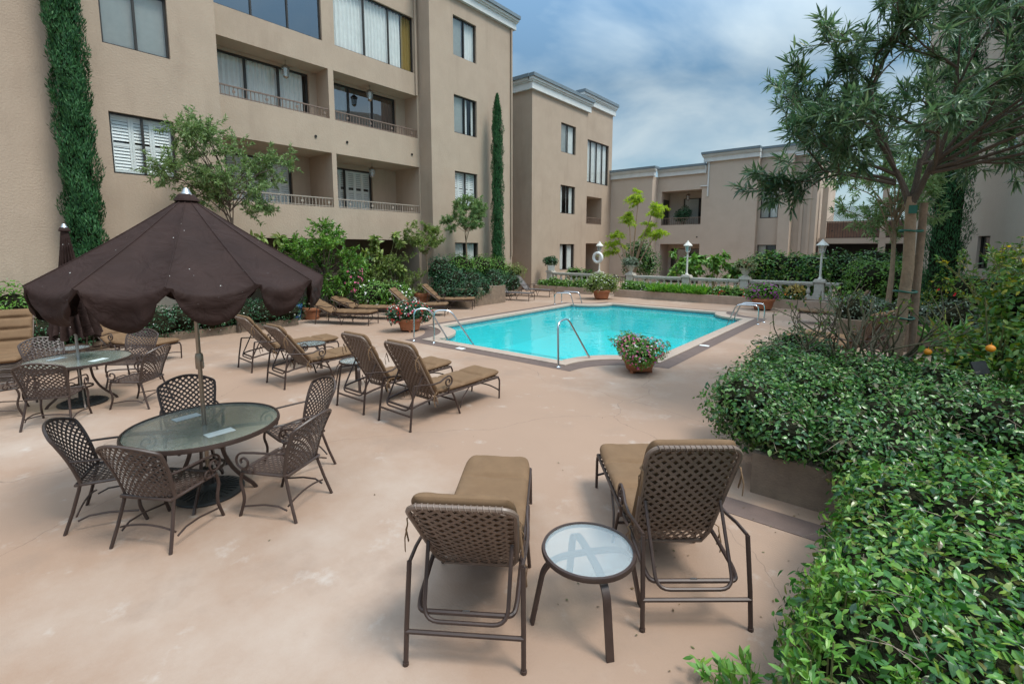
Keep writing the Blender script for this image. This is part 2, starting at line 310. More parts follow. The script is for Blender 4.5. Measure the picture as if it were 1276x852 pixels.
    def build(s, name, m, parent=None, smooth=40):
        me = bpy.data.meshes.new(name); me.from_pydata(s.v, [], s.f); me.update()
        if smooth:
            me.polygons.foreach_set('use_smooth', [True]*len(me.polygons))
            try: me.set_sharp_from_angle(angle=R(smooth))
            except Exception: pass
        return link(name, me, m, parent)
def link(name, me, m, parent=None):
    o = bpy.data.objects.new(name, me); COL.objects.link(o)
    if m: me.materials.append(M[m] if isinstance(m, str) and m in M else (L[m] if isinstance(m, str) else m))
    if parent: o.parent = parent
    return o
def tag(o, label, cat, group=None, kind=None):
    if label: o['label'] = label
    if cat: o['category'] = cat
    if group: o['group'] = group
    if kind: o['kind'] = kind
    return o
def thing(name, label, cat, loc=(0, 0, 0), rz=0, group=None):
    o = bpy.data.objects.new(name, None); COL.objects.link(o); o.location = loc; o.rotation_euler = (0, 0, rz); o.empty_display_size = .1
    return tag(o, label, cat, group)
def struct(o): o['kind'] = 'structure'; return o
def dup(root, loc, rz, label, group=None, scale=1):
    def cp(o, parent):
        c = o.copy(); COL.objects.link(c)
        if parent: c.parent = parent
        for ch in KIDS.get(o.name, []) : cp(ch, c)
        return c
    KIDS = {}
    for ob in bpy.data.objects:
        if ob.parent: KIDS.setdefault(ob.parent.name, []).append(ob)
    r = cp(root, None); r.location = loc; r.rotation_euler = (0, 0, rz)
    r['label'] = label
    if group: r['group'] = group
    return r

# ---------------------------------------------------------------- foliage
def leaf_mesh(name, pos, nrm, size, ratio, m, parent=None, fine=False, droop=.2, dirs=None, fold=.18, spin=1.0):
    """one mesh of many separate leaves: pos (N,3), nrm (N,3) rough face normals, size metres"""
    N = len(pos)
    if N == 0: return None
    nrm = nrm/np.maximum(np.linalg.norm(nrm, axis=1, keepdims=True), 1e-6)
    if dirs is None:
        dirs = RNG.normal(size=(N, 3)); dirs[:, 2] += .1
    d = dirs-nrm*np.sum(dirs*nrm, axis=1, keepdims=True)*spin
    d /= np.maximum(np.linalg.norm(d, axis=1, keepdims=True), 1e-6)
    sd = np.cross(d, nrm); sd /= np.maximum(np.linalg.norm(sd, axis=1, keepdims=True), 1e-6)
    nn = np.cross(sd, d)
    Ls = (size*RNG.uniform(.65, 1.25, N))[:, None]; W = Ls*ratio*.5*RNG.uniform(.85, 1.15, N)[:, None]
    if fine:
        dr = -droop*Ls
        c = lambda t, w, up: pos+d*Ls*t+sd*W*w+nn*(up+dr*t*t)
        f = fold*W
        V = [c(0, 0, 0), c(.33, -1, f), c(.33, 0, 0), c(.33, 1, f), c(.68, -.78, f*.8), c(.68, 0, 0), c(.68, .78, f*.8), c(1, 0, 0)]
        F = [(0, 2, 1), (0, 3, 2), (1, 2, 5, 4), (2, 3, 6, 5), (4, 5, 7), (5, 6, 7)]
    else:
        V = [pos, pos+d*Ls*.45-sd*W+nn*fold*W, pos+d*Ls-nn*droop*Ls, pos+d*Ls*.45+sd*W+nn*fold*W]
        F = [(0, 2, 1), (0, 3, 2)]
    k = len(V); verts = np.stack(V, axis=1).reshape(-1, 3)
    base = (np.arange(N)*k)
    loops = []; tot = []
    fl = np.concatenate([np.array(f) for f in F]); lens = np.array([len(f) for f in F])
    loops = (base[:, None]+fl[None, :]).ravel(); tot = np.tile(lens, N)
    me = bpy.data.meshes.new(name); me.vertices.add(len(verts)); me.vertices.foreach_set('co', verts.astype(np.float32).ravel())
    me.loops.add(len(loops)); me.loops.foreach_set('vertex_index', loops.astype(np.int32))
    me.polygons.add(len(tot)); st = np.concatenate([[0], np.cumsum(tot)[:-1]])
    me.polygons.foreach_set('loop_start', st.astype(np.int32)); me.polygons.foreach_set('loop_total', tot.astype(np.int32))
    me.polygons.foreach_set('use_smooth', np.zeros(len(tot), dtype=bool))
    me.update(calc_edges=True); me.validate()
    return link(name, me, m, parent)
def sph(n):
    v = RNG.normal(size=(n, 3)); return v/np.linalg.norm(v, axis=1, keepdims=True)
def shell(blobs, n, depth=.28, zmin=None, inner=.72):
    """points and outward normals on the bumpy shell of a union of ellipsoids (cx,cy,cz,rx,ry,rz)"""
    B = np.array(blobs, float); ar = np.power(B[:, 3]*B[:, 4]+B[:, 3]*B[:, 5]+B[:, 4]*B[:, 5], 1); idx = RNG.choice(len(B), size=int(n*2.2), p=ar/ar.sum())
    u = sph(len(idx)); ctr = B[idx, :3]; rad = B[idx, 3:]
    q = RNG.uniform(0, 1, len(idx))
    ph = B[idx, 0]*7.1+B[idx, 1]*3.3
    lump = .09*np.sin(5*u[:, 0]+ph)+.09*np.sin(5.5*u[:, 1]+ph*1.7)+.07*np.sin(6*u[:, 2]+ph*.6)
    k = (1-depth*q**1.6)*(1+lump)
    p = ctr+u*rad*k[:, None]; nr = u/rad; nr /= np.linalg.norm(nr, axis=1, keepdims=True)
    keep = np.ones(len(p), bool)
    for i, b in enumerate(B):
        t = np.sum(((p-b[:3])/b[3:])**2, axis=1)
        keep &= ~((t < inner*inner) & (idx != i))
    if zmin is not None: keep &= p[:, 2] > zmin
    p, nr = p[keep][:n], nr[keep][:n]
    return p, nr
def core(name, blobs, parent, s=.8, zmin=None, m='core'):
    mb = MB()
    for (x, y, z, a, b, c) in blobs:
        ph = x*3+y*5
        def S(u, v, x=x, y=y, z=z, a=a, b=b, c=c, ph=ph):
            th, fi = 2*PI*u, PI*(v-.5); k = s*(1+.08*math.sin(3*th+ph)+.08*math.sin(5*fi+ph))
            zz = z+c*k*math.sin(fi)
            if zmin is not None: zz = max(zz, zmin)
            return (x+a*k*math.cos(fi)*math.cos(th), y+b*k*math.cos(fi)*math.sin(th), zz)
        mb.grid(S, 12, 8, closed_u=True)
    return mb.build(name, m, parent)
def shrub(name, label, cat, blobs, n, leaf, size=.07, ratio=.45, depth=.3, fine=False, group=None, up=.35, zmin=None, flowers=None, coref=.74, scatter=.55, jit=.03, stems=None):
    """shrub thing: leaves on bumpy blobs, a dark core painted as the shade among its inner growth and optional flowers"""
    bx = sum(b[0] for b in blobs)/len(blobs); by = sum(b[1] for b in blobs)/len(blobs); bz = min(b[2]-b[5] for b in blobs) if zmin is None else zmin
    o = thing(name, label, cat, (bx, by, bz), 0, group)
    lb = [(x-bx, y-by, z-bz, a, b, c) for x, y, z, a, b, c in blobs]
    p, nr = shell(lb, n, depth, 0 if zmin is not None else None)
    p = p+RNG.normal(size=p.shape)*jit
    nn = nr+RNG.normal(size=p.shape)*scatter+np.array([0, 0, up])
    leaf_mesh('foliage', p, nn, size, ratio, leaf, o, fine, dirs=nr*.6+RNG.normal(size=p.shape)*.7+np.array([0, 0, -.1]))
    if coref: core('shade_core', lb, o, coref, 0 if zmin is not None else None)
    if stems:
        mb = MB()
        for (x0, y0, x1, y1, z1, r) in stems: mb.tube([(x0-bx, y0-by, -.0), ((x0+x1)/2-bx+.03, (y0+y1)/2-by, z1*.5), (x1-bx, y1-by, z1)], r, 6, r1=r*.6)
        mb.build('stem', 'barkd', o)
    if flowers:
        for mname, fn, fs in flowers:
            p, nr = shell(lb, fn, .06, 0 if zmin is not None else None)
            blossoms('flowers', p+nr*fs*.4, nr, fs, mname, o)
    return o
def blossoms(name, p, nr, fs, m, parent, k=5):
    P = np.repeat(p, k, axis=0); Nn = np.repeat(nr, k, axis=0)+RNG.normal(size=(len(p)*k, 3))*.25+np.array([0, 0, .3])
    return leaf_mesh(name, P, Nn, fs*.55, .9, m, parent, dirs=RNG.normal(size=P.shape), droop=-.1)
def branch(mb, p0, d, ln, r, lev, tips, spread=.55, up=.12, kids=3, seg=4, shrink=.68, inner=-1):
    """recursive tapered limb; collects (point, direction) of twig ends"""
    pts = [Vector(p0)]; d = Vector(d).normalized()
    for i in range(seg):
        d = (d+Vector((random.gauss(0, .1), random.gauss(0, .1), random.gauss(0, .06)+up*.3))).normalized(); pts.append(pts[-1]+d*ln/seg)
    mb.tube(pts, r, 7 if r > .02 else 5, r1=r*.6)
    if lev <= inner and lev > 0: tips += [(pts[q], d) for q in range(1, len(pts)) if random.random() < .42]
    if lev == 0: tips.append((pts[-1], d)); tips.append((pts[-2], d)); return
    for k in range(kids):
        t = pts[-1] if k < 2 else pts[random.choice([seg//2, seg-1])]
        a = d.orthogonal().normalized(); a.rotate(Matrix.Rotation(random.uniform(0, 2*PI), 3, d)) if False else None
        q = Vector((random.gauss(0, 1), random.gauss(0, 1), random.gauss(0, .7))); q = (q-d*q.dot(d)).normalized()
        nd = (d*(1-spread*.4)+q*spread*random.uniform(.6, 1.2)+Vector((0, 0, up))).normalized()
        branch(mb, t, nd, ln*shrink*random.uniform(.8, 1.2), r*.58, lev-1, tips, spread, up, kids, seg, shrink, inner)
def spray(tips, per, ln, leaf, size, ratio, parent, name='crown', spread=.6, fine=False, droop=.25, hang=0.0):
    """leaves in tufts round twig ends"""
    pos = []; dr = []
    for p, d in tips:
        for k in range(per):
            t = random.random(); q = p-d*ln*t
            pos.append((q.x+random.gauss(0, .012), q.y+random.gauss(0, .012), q.z+random.gauss(0, .012)))
            e = d*(.75-.3*t)+Vector((random.gauss(0, spread), random.gauss(0, spread), random.gauss(0, spread)-hang)); e.normalize(); dr.append(tuple(e))
    pos = np.array(pos); dr = np.array(dr)
    nn = np.array([0, 0, 1.0])+RNG.normal(size=pos.shape)*.5
    nn = nn-dr*np.sum(nn*dr, axis=1, keepdims=True)
    return leaf_mesh(name, pos, nn, size, ratio, leaf, parent, fine, droop, dirs=dr, spin=1.0)

# ---------------------------------------------------------------- ground, pool
WX0, WX1, WY0, WY1 = -11.2, -4.2, 8.62, 19.1
def pool_outline(off, nseg=14):
    """rectangle with a quarter-round of deck stepping in at each corner; off grows it outwards"""
    x0, x1, y0, y1 = WX0-off, WX1+off, WY0-off, WY1+off
    pts = []
    for (cx, cy, sx, sy, r) in ((x0, y0, 1, 1, 1.55), (x1, y0, -1, 1, 1.45), (x1, y1, -1, -1, 1.25), (x0, y1, 1, -1, 1.3)):
        r = r-off*.0
        arc = []
        for i in range(nseg+1):
            a = PI/2*i/nseg
            arc.append((cx+sx*r*math.cos(a), cy+sy*r*math.sin(a)))
        lst = [(cx+sx*(r+.18), cy)]+arc+[(cx, cy+sy*(r+.18))]
        if sx*sy > 0: lst = lst[::-1]
        pts += lst
    return pts
def ring(name, outer, inner, z, m, label=None):
    """flat sheet between two outlines"""
    V = [[Vector((x, y, 0)) for x, y in outer], [Vector((x, y, 0)) for x, y in inner]]
    tr = tessellate_polygon(V); fl = [v for l in V for v in l]
    mb = MB(); mb.add([(v.x, v.y, z) for v in fl], [t if (fl[t[1]]-fl[t[0]]).cross(fl[t[2]]-fl[t[0]]).z > 0 else t[::-1] for t in tr])
    return mb
big = [(-260, -120), (260, -120), (260, 420), (-260, 420)]
mid = [(-40, -22), (16, -22), (16, 60), (-40, 60)]
o = struct(ring('patio', mid, pool_outline(.28), 0, 'deck').build('patio', 'deck', smooth=0))
o = struct(ring('ground', big, mid, -.004, 'deck').build('ground', 'soil', smooth=0))
mb = ring('b', pool_outline(.60), pool_outline(.281), .004, 'band'); struct(mb.build('pool_border_strip', 'band', smooth=0))
# coping: raised rounded stone lip
out_, in_ = pool_outline(.28), pool_outline(-.03)
mb = MB(); n = len(out_)
vs = []; prof = [(0, 0), (0, .022), (.12, .03), (.88, .03), (1, .015), (1, -.05)]
for t, z in prof: vs += [(a[0]+(b[0]-a[0])*t, a[1]+(b[1]-a[1])*t, z) for a, b in zip(out_, in_)]
k = len(prof); mb.add(vs, [(q*n+i, q*n+(i+1) % n, (q+1)*n+(i+1) % n, (q+1)*n+i) for q in range(k-1) for i in range(n)])
struct(mb.build('pool_coping', 'coping'))
# basin
def basin_mat():
    m, t, b = new_mat('pool_plaster'); b.inputs['Roughness'].default_value = .7; spec(b, .2)
    tc = t.nodes.new('ShaderNodeTexCoord'); v = t.nodes.new('ShaderNodeTexVoronoi'); v.feature = 'SMOOTH_F1'; v.inputs['Scale'].default_value = 1.3
    n = t.nodes.new('ShaderNodeTexNoise'); n.inputs['Scale'].default_value = .5; t.links.new(tc.outputs['Object'], n.inputs['Vector'])
    t.links.new(tc.outputs['Object'], v.inputs['Vector'])
    r = t.nodes.new('ShaderNodeValToRGB'); r.color_ramp.elements[0].color = (.06, .68, .70, 1); r.color_ramp.elements[1].color = (.14, .82, .82, 1)
    t.links.new(n.outputs[0], r.inputs[0]); t.links.new(r.outputs[0], b.inputs['Base Color']); return m
M['plaster'] = basin_mat()
o2 = pool_outline(-.02); mb = MB(); n = len(o2); zb = -1.15
mb.add([(x, y, -.05) for x, y in o2]+[(x, y, zb) for x, y in o2], [(i, n+i, n+(i+1) % n, (i+1) % n) for i in range(n)])
tr = tessellate_polygon([[Vector((x, y, 0)) for x, y in o2]]); mb.add([(x, y, zb) for x, y in o2], [t for t in tr])
struct(mb.build('pool_basin', 'plaster', smooth=0))
M['tileband'] = mat('waterline_tile', (.05, .13, .16), .3, var=.3, scale=14)
o3 = pool_outline(-.023); mb = MB(); mb.add([(x, y, -.045) for x, y in o3]+[(x, y, -.20) for x, y in o3], [(i, n+i, n+(i+1) % n, (i+1) % n) for i in range(n)])
struct(mb.build('pool_tile_band', 'tileband', smooth=0))
mb = MB(); mb.bb(WX0+.2, WX1-.2, 12.92, 13.06, zb+.002, zb+.008); struct(mb.build('pool_floor_line', 'tileband', smooth=0))
def water_mat():
    m, t, b = new_mat('pool_water'); t.nodes.remove(b)
    tr = t.nodes.new('ShaderNodeBsdfTransparent'); tr.inputs[0].default_value = (.45, .95, .95, 1)
    df = t.nodes.new('ShaderNodeBsdfDiffuse'); df.inputs[0].default_value = (.05, .64, .67, 1)
    gl = t.nodes.new('ShaderNodeBsdfGlossy'); gl.inputs['Roughness'].default_value = .04
    lw = t.nodes.new('ShaderNodeLayerWeight'); lw.inputs[0].default_value = .5
    fr = t.nodes.new('ShaderNodeMath'); fr.operation = 'POWER'; fr.inputs[1].default_value = 4.2; t.links.new(lw.outputs['Facing'], fr.inputs[0])
    fm = t.nodes.new('ShaderNodeMapRange'); fm.inputs[3].default_value = .02; fm.inputs[4].default_value = .9; t.links.new(fr.outputs[0], fm.inputs[0])
    tc = t.nodes.new('ShaderNodeTexCoord'); n = t.nodes.new('ShaderNodeTexNoise'); n.inputs['Scale'].default_value = 2.2; n.inputs['Detail'].default_value = 3; n.inputs['Distortion'].default_value = .6
    t.links.new(tc.outputs['Object'], n.inputs['Vector']); bp = t.nodes.new('ShaderNodeBump'); bp.inputs['Strength'].default_value = .22; bp.inputs['Distance'].default_value = .05
    t.links.new(n.outputs[0], bp.inputs['Height']); t.links.new(bp.outputs[0], gl.inputs['Normal']); t.links.new(bp.outputs[0], lw.inputs['Normal'])
    m1 = t.nodes.new('ShaderNodeMixShader'); m1.inputs[0].default_value = .45; t.links.new(tr.outputs[0], m1.inputs[1]); t.links.new(df.outputs[0], m1.inputs[2])
    m2 = t.nodes.new('ShaderNodeMixShader'); t.links.new(fm.outputs[0], m2.inputs[0]); t.links.new(m1.outputs[0], m2.inputs[1]); t.links.new(gl.outputs[0], m2.inputs[2])
    t.links.new(m2.outputs[0], t.nodes['Material Output'].inputs[0]); return m
M['water'] = water_mat()
mb = MB(); o4 = pool_outline(-.03); tr = tessellate_polygon([[Vector((x, y, 0)) for x, y in o4]])
mb.add([(x, y, -.10) for x, y in o4], [t if (Vector(o4[t[1]])-Vector(o4[t[0]])).cross(Vector(o4[t[2]])-Vector(o4[t[0]])) > 0 else t[::-1] for t in tr])
struct(mb.build('pool_water', 'water', smooth=0))
# brown strip painted round the right planter
mb = MB(); mb.bb(-1.28, 3.0, 4.55, 4.85, .003, .005); struct(mb.build('deck_border_strip', 'band', smooth=0))
for (x, y, lab) in ((-8.3, 8.18, 'small white depth tile set in the brown strip near the steel ladder'), (-3.78, 12.3, 'small white depth tile set in the brown strip along the right pool side')):
    mb = MB(); mb.bb(-.11, .11, -.07, .07, 0, .012); t = mb.build('depth_tile', 'white', smooth=0); t.location = (x, y, .005); tag(t, lab, 'depth marker')

# ---------------------------------------------------------------- building kit
class Face:
    """a facade plane: a runs along, z up, w outwards"""
    def __init__(s, O, e, n): s.O = Vector((O[0], O[1], 0)); s.e = Vector((e[0], e[1], 0)); s.n = Vector((n[0], n[1], 0))
    def p(s, a, z, w=0): return s.O+s.e*a+s.n*w+Vector((0, 0, z))
    def quad(s, mb, q):
        a, b, c = Vector(q[0]), Vector(q[1]), Vector(q[2])
        mb.add(q, [(0, 1, 2, 3)])
    def box(s, mb, a0, a1, z0, z1, w0, w1):
        vs = [s.p(a, z, w) for w in (w0, w1) for z in (z0, z1) for a in (a0, a1)]
        mb.add(vs, [(0, 1, 3, 2), (4, 6, 7, 5), (0, 4, 5, 1), (2, 3, 7, 6), (0, 2, 6, 4), (1, 5, 7, 3)])
def wall(mb, f, a0, a1, z0, z1, holes):
    """wall face split round its holes (a0,a1,z0,z1,depth); the reveals run inwards"""
    A = sorted({a0, a1, *[h[0] for h in holes], *[h[1] for h in holes]}); Z = sorted({z0, z1, *[h[2] for h in holes], *[h[3] for h in holes]})
    for i in range(len(A)-1):
        for j in range(len(Z)-1):
            ca, cz = (A[i]+A[i+1])/2, (Z[j]+Z[j+1])/2
            if any(h[0] < ca < h[1] and h[2] < cz < h[3] for h in holes): continue
            f.quad(mb, [f.p(A[i], Z[j]), f.p(A[i+1], Z[j]), f.p(A[i+1], Z[j+1]), f.p(A[i], Z[j+1])])
    for h in holes:
        b0, b1, c0, c1, d = h
        f.quad(mb, [f.p(b0, c0), f.p(b0, c1), f.p(b0, c1, -d), f.p(b0, c0, -d)]); f.quad(mb, [f.p(b1, c0), f.p(b1, c0, -d), f.p(b1, c1, -d), f.p(b1, c1)])
        f.quad(mb, [f.p(b0, c0), f.p(b0, c0, -d), f.p(b1, c0, -d), f.p(b1, c0)]); f.quad(mb, [f.p(b0, c1), f.p(b1, c1), f.p(b1, c1, -d), f.p(b0, c1, -d)])
def wavy(mb, f, a0, a1, z0, z1, w, amp=.035, per=.16):
    n = max(6, int((a1-a0)/per*6))
    vs = []
    for i in range(n+1):
        a = a0+(a1-a0)*i/n; ww = w+amp*math.sin(2*PI*(a-a0)/per+1.3*math.sin(a*3.1))
        vs += [f.p(a, z0, ww), f.p(a, z1, ww)]
    mb.add(vs, [(2*i, 2*i+2, 2*i+3, 2*i+1) for i in range(n)])
def window(f, a0, a1, z0, z1, parent, mull=(.5,), w=-.09, kind='curtain', name='window', fw=.05, glass='glass', cov=None):
    """window part (its frame) with pane, covering and room behind as sub-parts; cov: list of (from, to, kind)"""
    mb = MB(); d = .06
    f.box(mb, a0, a1, z0, z0+fw, w-d, w); f.box(mb, a0, a1, z1-fw, z1, w-d, w)
    f.box(mb, a0, a0+fw, z0+fw, z1-fw, w-d, w); f.box(mb, a1-fw, a1, z0+fw, z1-fw, w-d, w)
    for m in mull:
        c = a0+(a1-a0)*m; f.box(mb, c-fw*.55, c+fw*.55, z0+fw, z1-fw, w-d+.005, w+.008)
    win = mb.build(name, 'frame', parent, smooth=0)
    mb = MB(); f.quad(mb, [f.p(a0+.02, z0+.02, w-.03), f.p(a1-.02, z0+.02, w-.03), f.p(a1-.02, z1-.02, w-.03), f.p(a0+.02, z1-.02, w-.03)])
    mb.build('pane', glass, win, smooth=0)
    for c0, c1, kd in (cov or [(0, 1, kind)]):
        b0, b1 = a0+(a1-a0)*c0+.03, a0+(a1-a0)*c1-.03; mb = MB()
        if kd.startswith('curtain'): wavy(mb, f, b0, b1, z0+.02, z1-.04, w-.13); mb.build('curtain', kd, win)
        elif kd == 'shutter':
            npan = max(1, round((b1-b0)/.4)); pw = (b1-b0)/npan
            for i in range(npan):
                p0, p1 = b0+i*pw, b0+(i+1)*pw
                for q in (p0, p1-.06): f.box(mb, q+.002, q+.058, z0+.04, z1-.04, w-.15, w-.11)
                for zq in (z0+.04, (z0+z1)/2-.04, z1-.12): f.box(mb, p0+.06, p1-.06, zq, zq+.08, w-.148, w-.112)
                zz = z0+.13
                while zz < z1-.16:
                    if abs(zz-(z0+z1)/2) > .07:
                        vs = [f.p(p0+.06, zz, w-.115), f.p(p1-.06, zz, w-.115), f.p(p1-.06, zz+.078, w-.145), f.p(p0+.06, zz+.078, w-.145)]
                        mb.add(vs, [(0, 1, 2, 3)])
                    zz += .085
            mb.build('shutter', 'white', win, smooth=0)
        elif kd == 'blind':
            zz = z0+.03
            while zz < z1-.06:
                mb.add([f.p(b0, zz, w-.13), f.p(b1, zz, w-.13), f.p(b1, zz+.046, w-.115), f.p(b0, zz+.046, w-.115)], [(0, 1, 2, 3)]); zz += .048
            mb.build('blind', 'blind', win, smooth=0)
    mb = MB(); D = w-.75  # shallow backing box, coloured dark to read as an unlit room
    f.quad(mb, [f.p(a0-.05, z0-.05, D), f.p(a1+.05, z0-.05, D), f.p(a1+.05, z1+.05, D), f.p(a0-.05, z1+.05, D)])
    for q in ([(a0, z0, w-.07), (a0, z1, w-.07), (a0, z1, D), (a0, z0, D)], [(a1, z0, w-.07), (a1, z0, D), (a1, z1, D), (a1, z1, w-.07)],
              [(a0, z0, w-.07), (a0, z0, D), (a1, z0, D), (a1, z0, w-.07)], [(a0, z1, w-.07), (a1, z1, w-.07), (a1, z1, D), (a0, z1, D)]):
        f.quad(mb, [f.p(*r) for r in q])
    mb.build('room', 'unlit_dark', win, smooth=0)
    return win
def railing(f, a0, a1, z0, h, parent, m='rail', step=.12, w=-.06):
    mb = MB(); f.box(mb, a0, a1, z0+h-.04, z0+h, w-.025, w+.025); f.box(mb, a0, a1, z0+.03, z0+.055, w-.015, w+.015)
    n = int((a1-a0)/step)
    for i in range(n+1):
        a = a0+.02+(a1-a0-.04)*i/n; r = .016 if i % 8 == 0 else .009
        f.box(mb, a-r, a+r, z0+.0, z0+h-.04, w-.01, w+.01)
        if i % 8 == 4: f.box(mb, a-.045, a+.045, z0+h*.4, z0+h*.4+.08, w-.012, w+.012)
    return mb.build('railing', m, parent, smooth=0)
def cornice(f, a0, a1, z, parent, h=.55, o0=.3, o1=.3, name='cornice'):
    """stepped cornice: fascia, cove and metal cap; o0/o1 overrun at the ends"""
    mb = MB(); f.box(mb, a0-o0*.6, a1+o1*.6, z, z+h*.5, -.1, .14)
    f.box(mb, a0-o0*.8, a1+o1*.8, z+h*.5, z+h*.62, -.1, .2); f.box(mb, a0-o0*.9, a1+o1*.9, z+h*.62, z+h*.8, -.1, .27)
    c = mb.build(name, 'cornice', parent, smooth=0)
    mb = MB(); f.box(mb, a0-o0, a1+o1, z+h*.8, z+h*1.05, -.4, .35); mb.build('cap', 'cap', c, smooth=0); return c
def lantern(pos, parent, s=1.7, drop=.16):
    """small hanging porch lantern"""
    x, y, z = pos; mb = MB(); q = lambda L_: [(a*s, b*s) for a, b in L_]
    mb.tube([(x, y, z), (x, y, z-drop)], .010, 5); mb.lathe(q([(.02, 0), (.09, -.06), (.095, -.075), (.03, -.075)])[::-1], 8, (x, y, z-drop))
    for i in range(6):
        a = i*PI/3; mb.tube([(x+s*.075*math.cos(a), y+s*.075*math.sin(a), z-drop-s*.07), (x+s*.05*math.cos(a), y+s*.05*math.sin(a), z-drop-s*.25)], .008, 4)
    mb.lathe(q([(.0, -.29), (.03, -.27), (.055, -.25), (.055, -.24), (0, -.24)]), 8, (x, y, z-drop))
    l = mb.build('lantern', 'pole', parent); mb = MB(); mb.lathe(q([(.045, -.24), (.068, -.075)]), 6, (x, y, z-drop)); mb.build('lantern_glass', 'lamp', l); return l
def vent(f, a, z, parent):
    mb = MB(); c = f.p(a, z, .01); mb.lathe([(0, 0), (.05, 0), (.05, .02), (.035, .02), (.035, -.03), (0, -.03)], 10)
    o = mb.build('drain_pipe', 'frame', parent); o.location = c; o.rotation_euler = (R(90), 0, math.atan2(f.n.y, f.n.x)+R(90)); return o

# ---- four-storey apartment block on the left
A = thing('apartment_building', 'tall four storey tan stucco apartment block with wide balconies on the left', 'building', (-18, 7, 0))
A_loc = Vector((-18, 7, 0))
def P(par):
    """keep world coordinates for children of an empty"""
    return par
def settle(root):
    for ob in bpy.data.objects:
        if ob.parent is root: ob.matrix_parent_inverse = Matrix.Translation(-root.location)
fN = Face((-16.5, 0), (0, 1), (1, 0)); fB = Face((-17.3, 0), (0, 1), (1, 0))
mb = MB()
hN = [(3.49, 4.95, 4.43, 6.02, .12), (3.5, 5.0, 7.72, 9.33, .12), (3.5, 5.0, 11.0, 12.7, .12), (-3.4, -1.2, 4.43, 6.02, .12), (-3.4, -1.2, 7.72, 9.33, .12)]
wall(mb, fN, -9, 6.22, 0, 14.2, hN)
Face.quad(fN, mb, [(-16.5, 6.22, 0), (-17.3, 6.22, 0), (-17.3, 6.22, 14.2), (-16.5, 6.22, 14.2)])
Face.quad(fN, mb, [(-16.5, -9, 0), (-16.5, -9, 14.2), (-30, -9, 14.2), (-30, -9, 0)])
hB = [(6.4, 10.14, 10.03, 12.3, .14), (10.64, 14.44, 10.03, 12.3, .14), (6.4, 10.31, 7.3, 9.1, .85), (10.53, 14.56, 7.3, 9.1, .85),
      (6.4, 10.33, 4.0, 6.05, 1.7), (10.52, 14.6, 4.0, 6.05, 1.7), (6.4, 14.5, 0, 2.8, 3.0)]
wall(mb, fB, 6.22, 14.65, 0, 13.6, hB)
hE = [(16.05, 17.56, 11.1, 12.8, .1), (16.05, 17.56, 7.72, 9.4, .1), (16.05, 17.56, 4.38, 6.0, .1), (16.0, 17.58, 1.0, 2.7, .1)]
wall(mb, fN, 14.65, 20.23, 0, 13.5, hE)
Face.quad(fN, mb, [(-16.5, 14.65, 0), (-16.5, 14.65, 13.5), (-17.3, 14.65, 13.5), (-17.3, 14.65, 0)])
Face.quad(fN, mb, [(-16.5, 20.23, 0), (-30, 20.23, 0), (-30, 20.23, 13.5), (-16.5, 20.23, 13.5)])
# balcony backs: floor 3 (shallow) and floor 2 (deep), arcade back
def backwall(f, mb, a0, a1, z0, z1, w, hole):
    g = Face((f.O+f.n*w)[:2], f.e[:2], f.n[:2]); wall(mb, g, a0, a1, z0, z1, [hole]); return g
gs = []
for a0, a1, h in ((6.4, 10.31, (6.5, 10.0, 7.32, 9.0, .1)), (10.53, 14.56, (10.6, 14.05, 7.32, 9.0, .1))): gs.append((backwall(fB, mb, a0, a1, 7.3, 9.1, -.85, h), h))
for a0, a1, h in ((6.4, 10.33, (7.2, 9.6, 4.02, 5.85, .1)), (10.52, 14.6, (10.6, 13.3, 4.02, 5.85, .1))): gs.append((backwall(fB, mb, a0, a1, 4.0, 6.05, -1.7, h), h))
g0 = Face((fB.O-fB.n*3.0)[:2], (0, 1), (1, 0)); wall(mb, g0, 6.4, 14.5, 0, 2.8, [])
mb.build('wall', 'stucco', A, smooth=0)
mb = MB(); mb.bb(-30, -16.5, -9, 6.22, 14.21, 14.3); mb.bb(-30, -17.31, 6.22, 14.65, 13.61, 13.7); mb.bb(-30, -16.52, 14.65, 20.2, 13.51, 13.58); mb.build('roof', 'roof', A, smooth=0)
cornice(fN, 14.65, 20.23, 13.5, A, .62)
window(fN, 3.49, 4.95, 4.43, 6.02, A, kind='shutter'); window(fN, 3.5, 5.0, 7.72, 9.33, A, kind='blind'); window(fN, 3.5, 5.0, 11.0, 12.7, A, kind='blind')
for z0, z1 in ((4.43, 6.02), (7.72, 9.33)): window(fN, -3.4, -1.2, z0, z1, A, kind='blind')
window(fB, 6.4, 10.14, 10.03, 12.3, A, (.34, .67), glass='glass_dark', kind='none')
window(fB, 10.64, 14.44, 10.03, 12.3, A, (.36, .67), cov=[(0, .86, 'curtain'), (.86, 1, 'curtain_y')])
window(gs[0][0], *gs[0][1][:4], A, (.35, .68), cov=[(0, .97, 'curtain')], fw=.07, name='sliding_door')
window(gs[1][0], *gs[1][1][:4], A, (.33, .66), cov=[(.03, .33, 'curtain'), (.62, .72, 'curtain'), (.8, 1, 'curtain_r')], fw=.07, name='sliding_door', glass='glass_dark')
window(gs[2][0], *gs[2][1][:4], A, (.5,), kind='shutter', fw=.07, name='sliding_door'); window(gs[3][0], *gs[3][1][:4], A, (.5,), kind='shutter', fw=.07, name='sliding_door')
window(fN, 16.05, 17.56, 11.1, 12.8, A, cov=[(0, .5, 'blind'), (.5, 1, 'curtain')]); window(fN, 16.05, 17.56, 7.72, 9.4, A, cov=[(0, .5, 'blind'), (.5, .72, 'curtain'), (.86, 1, 'curtain')])
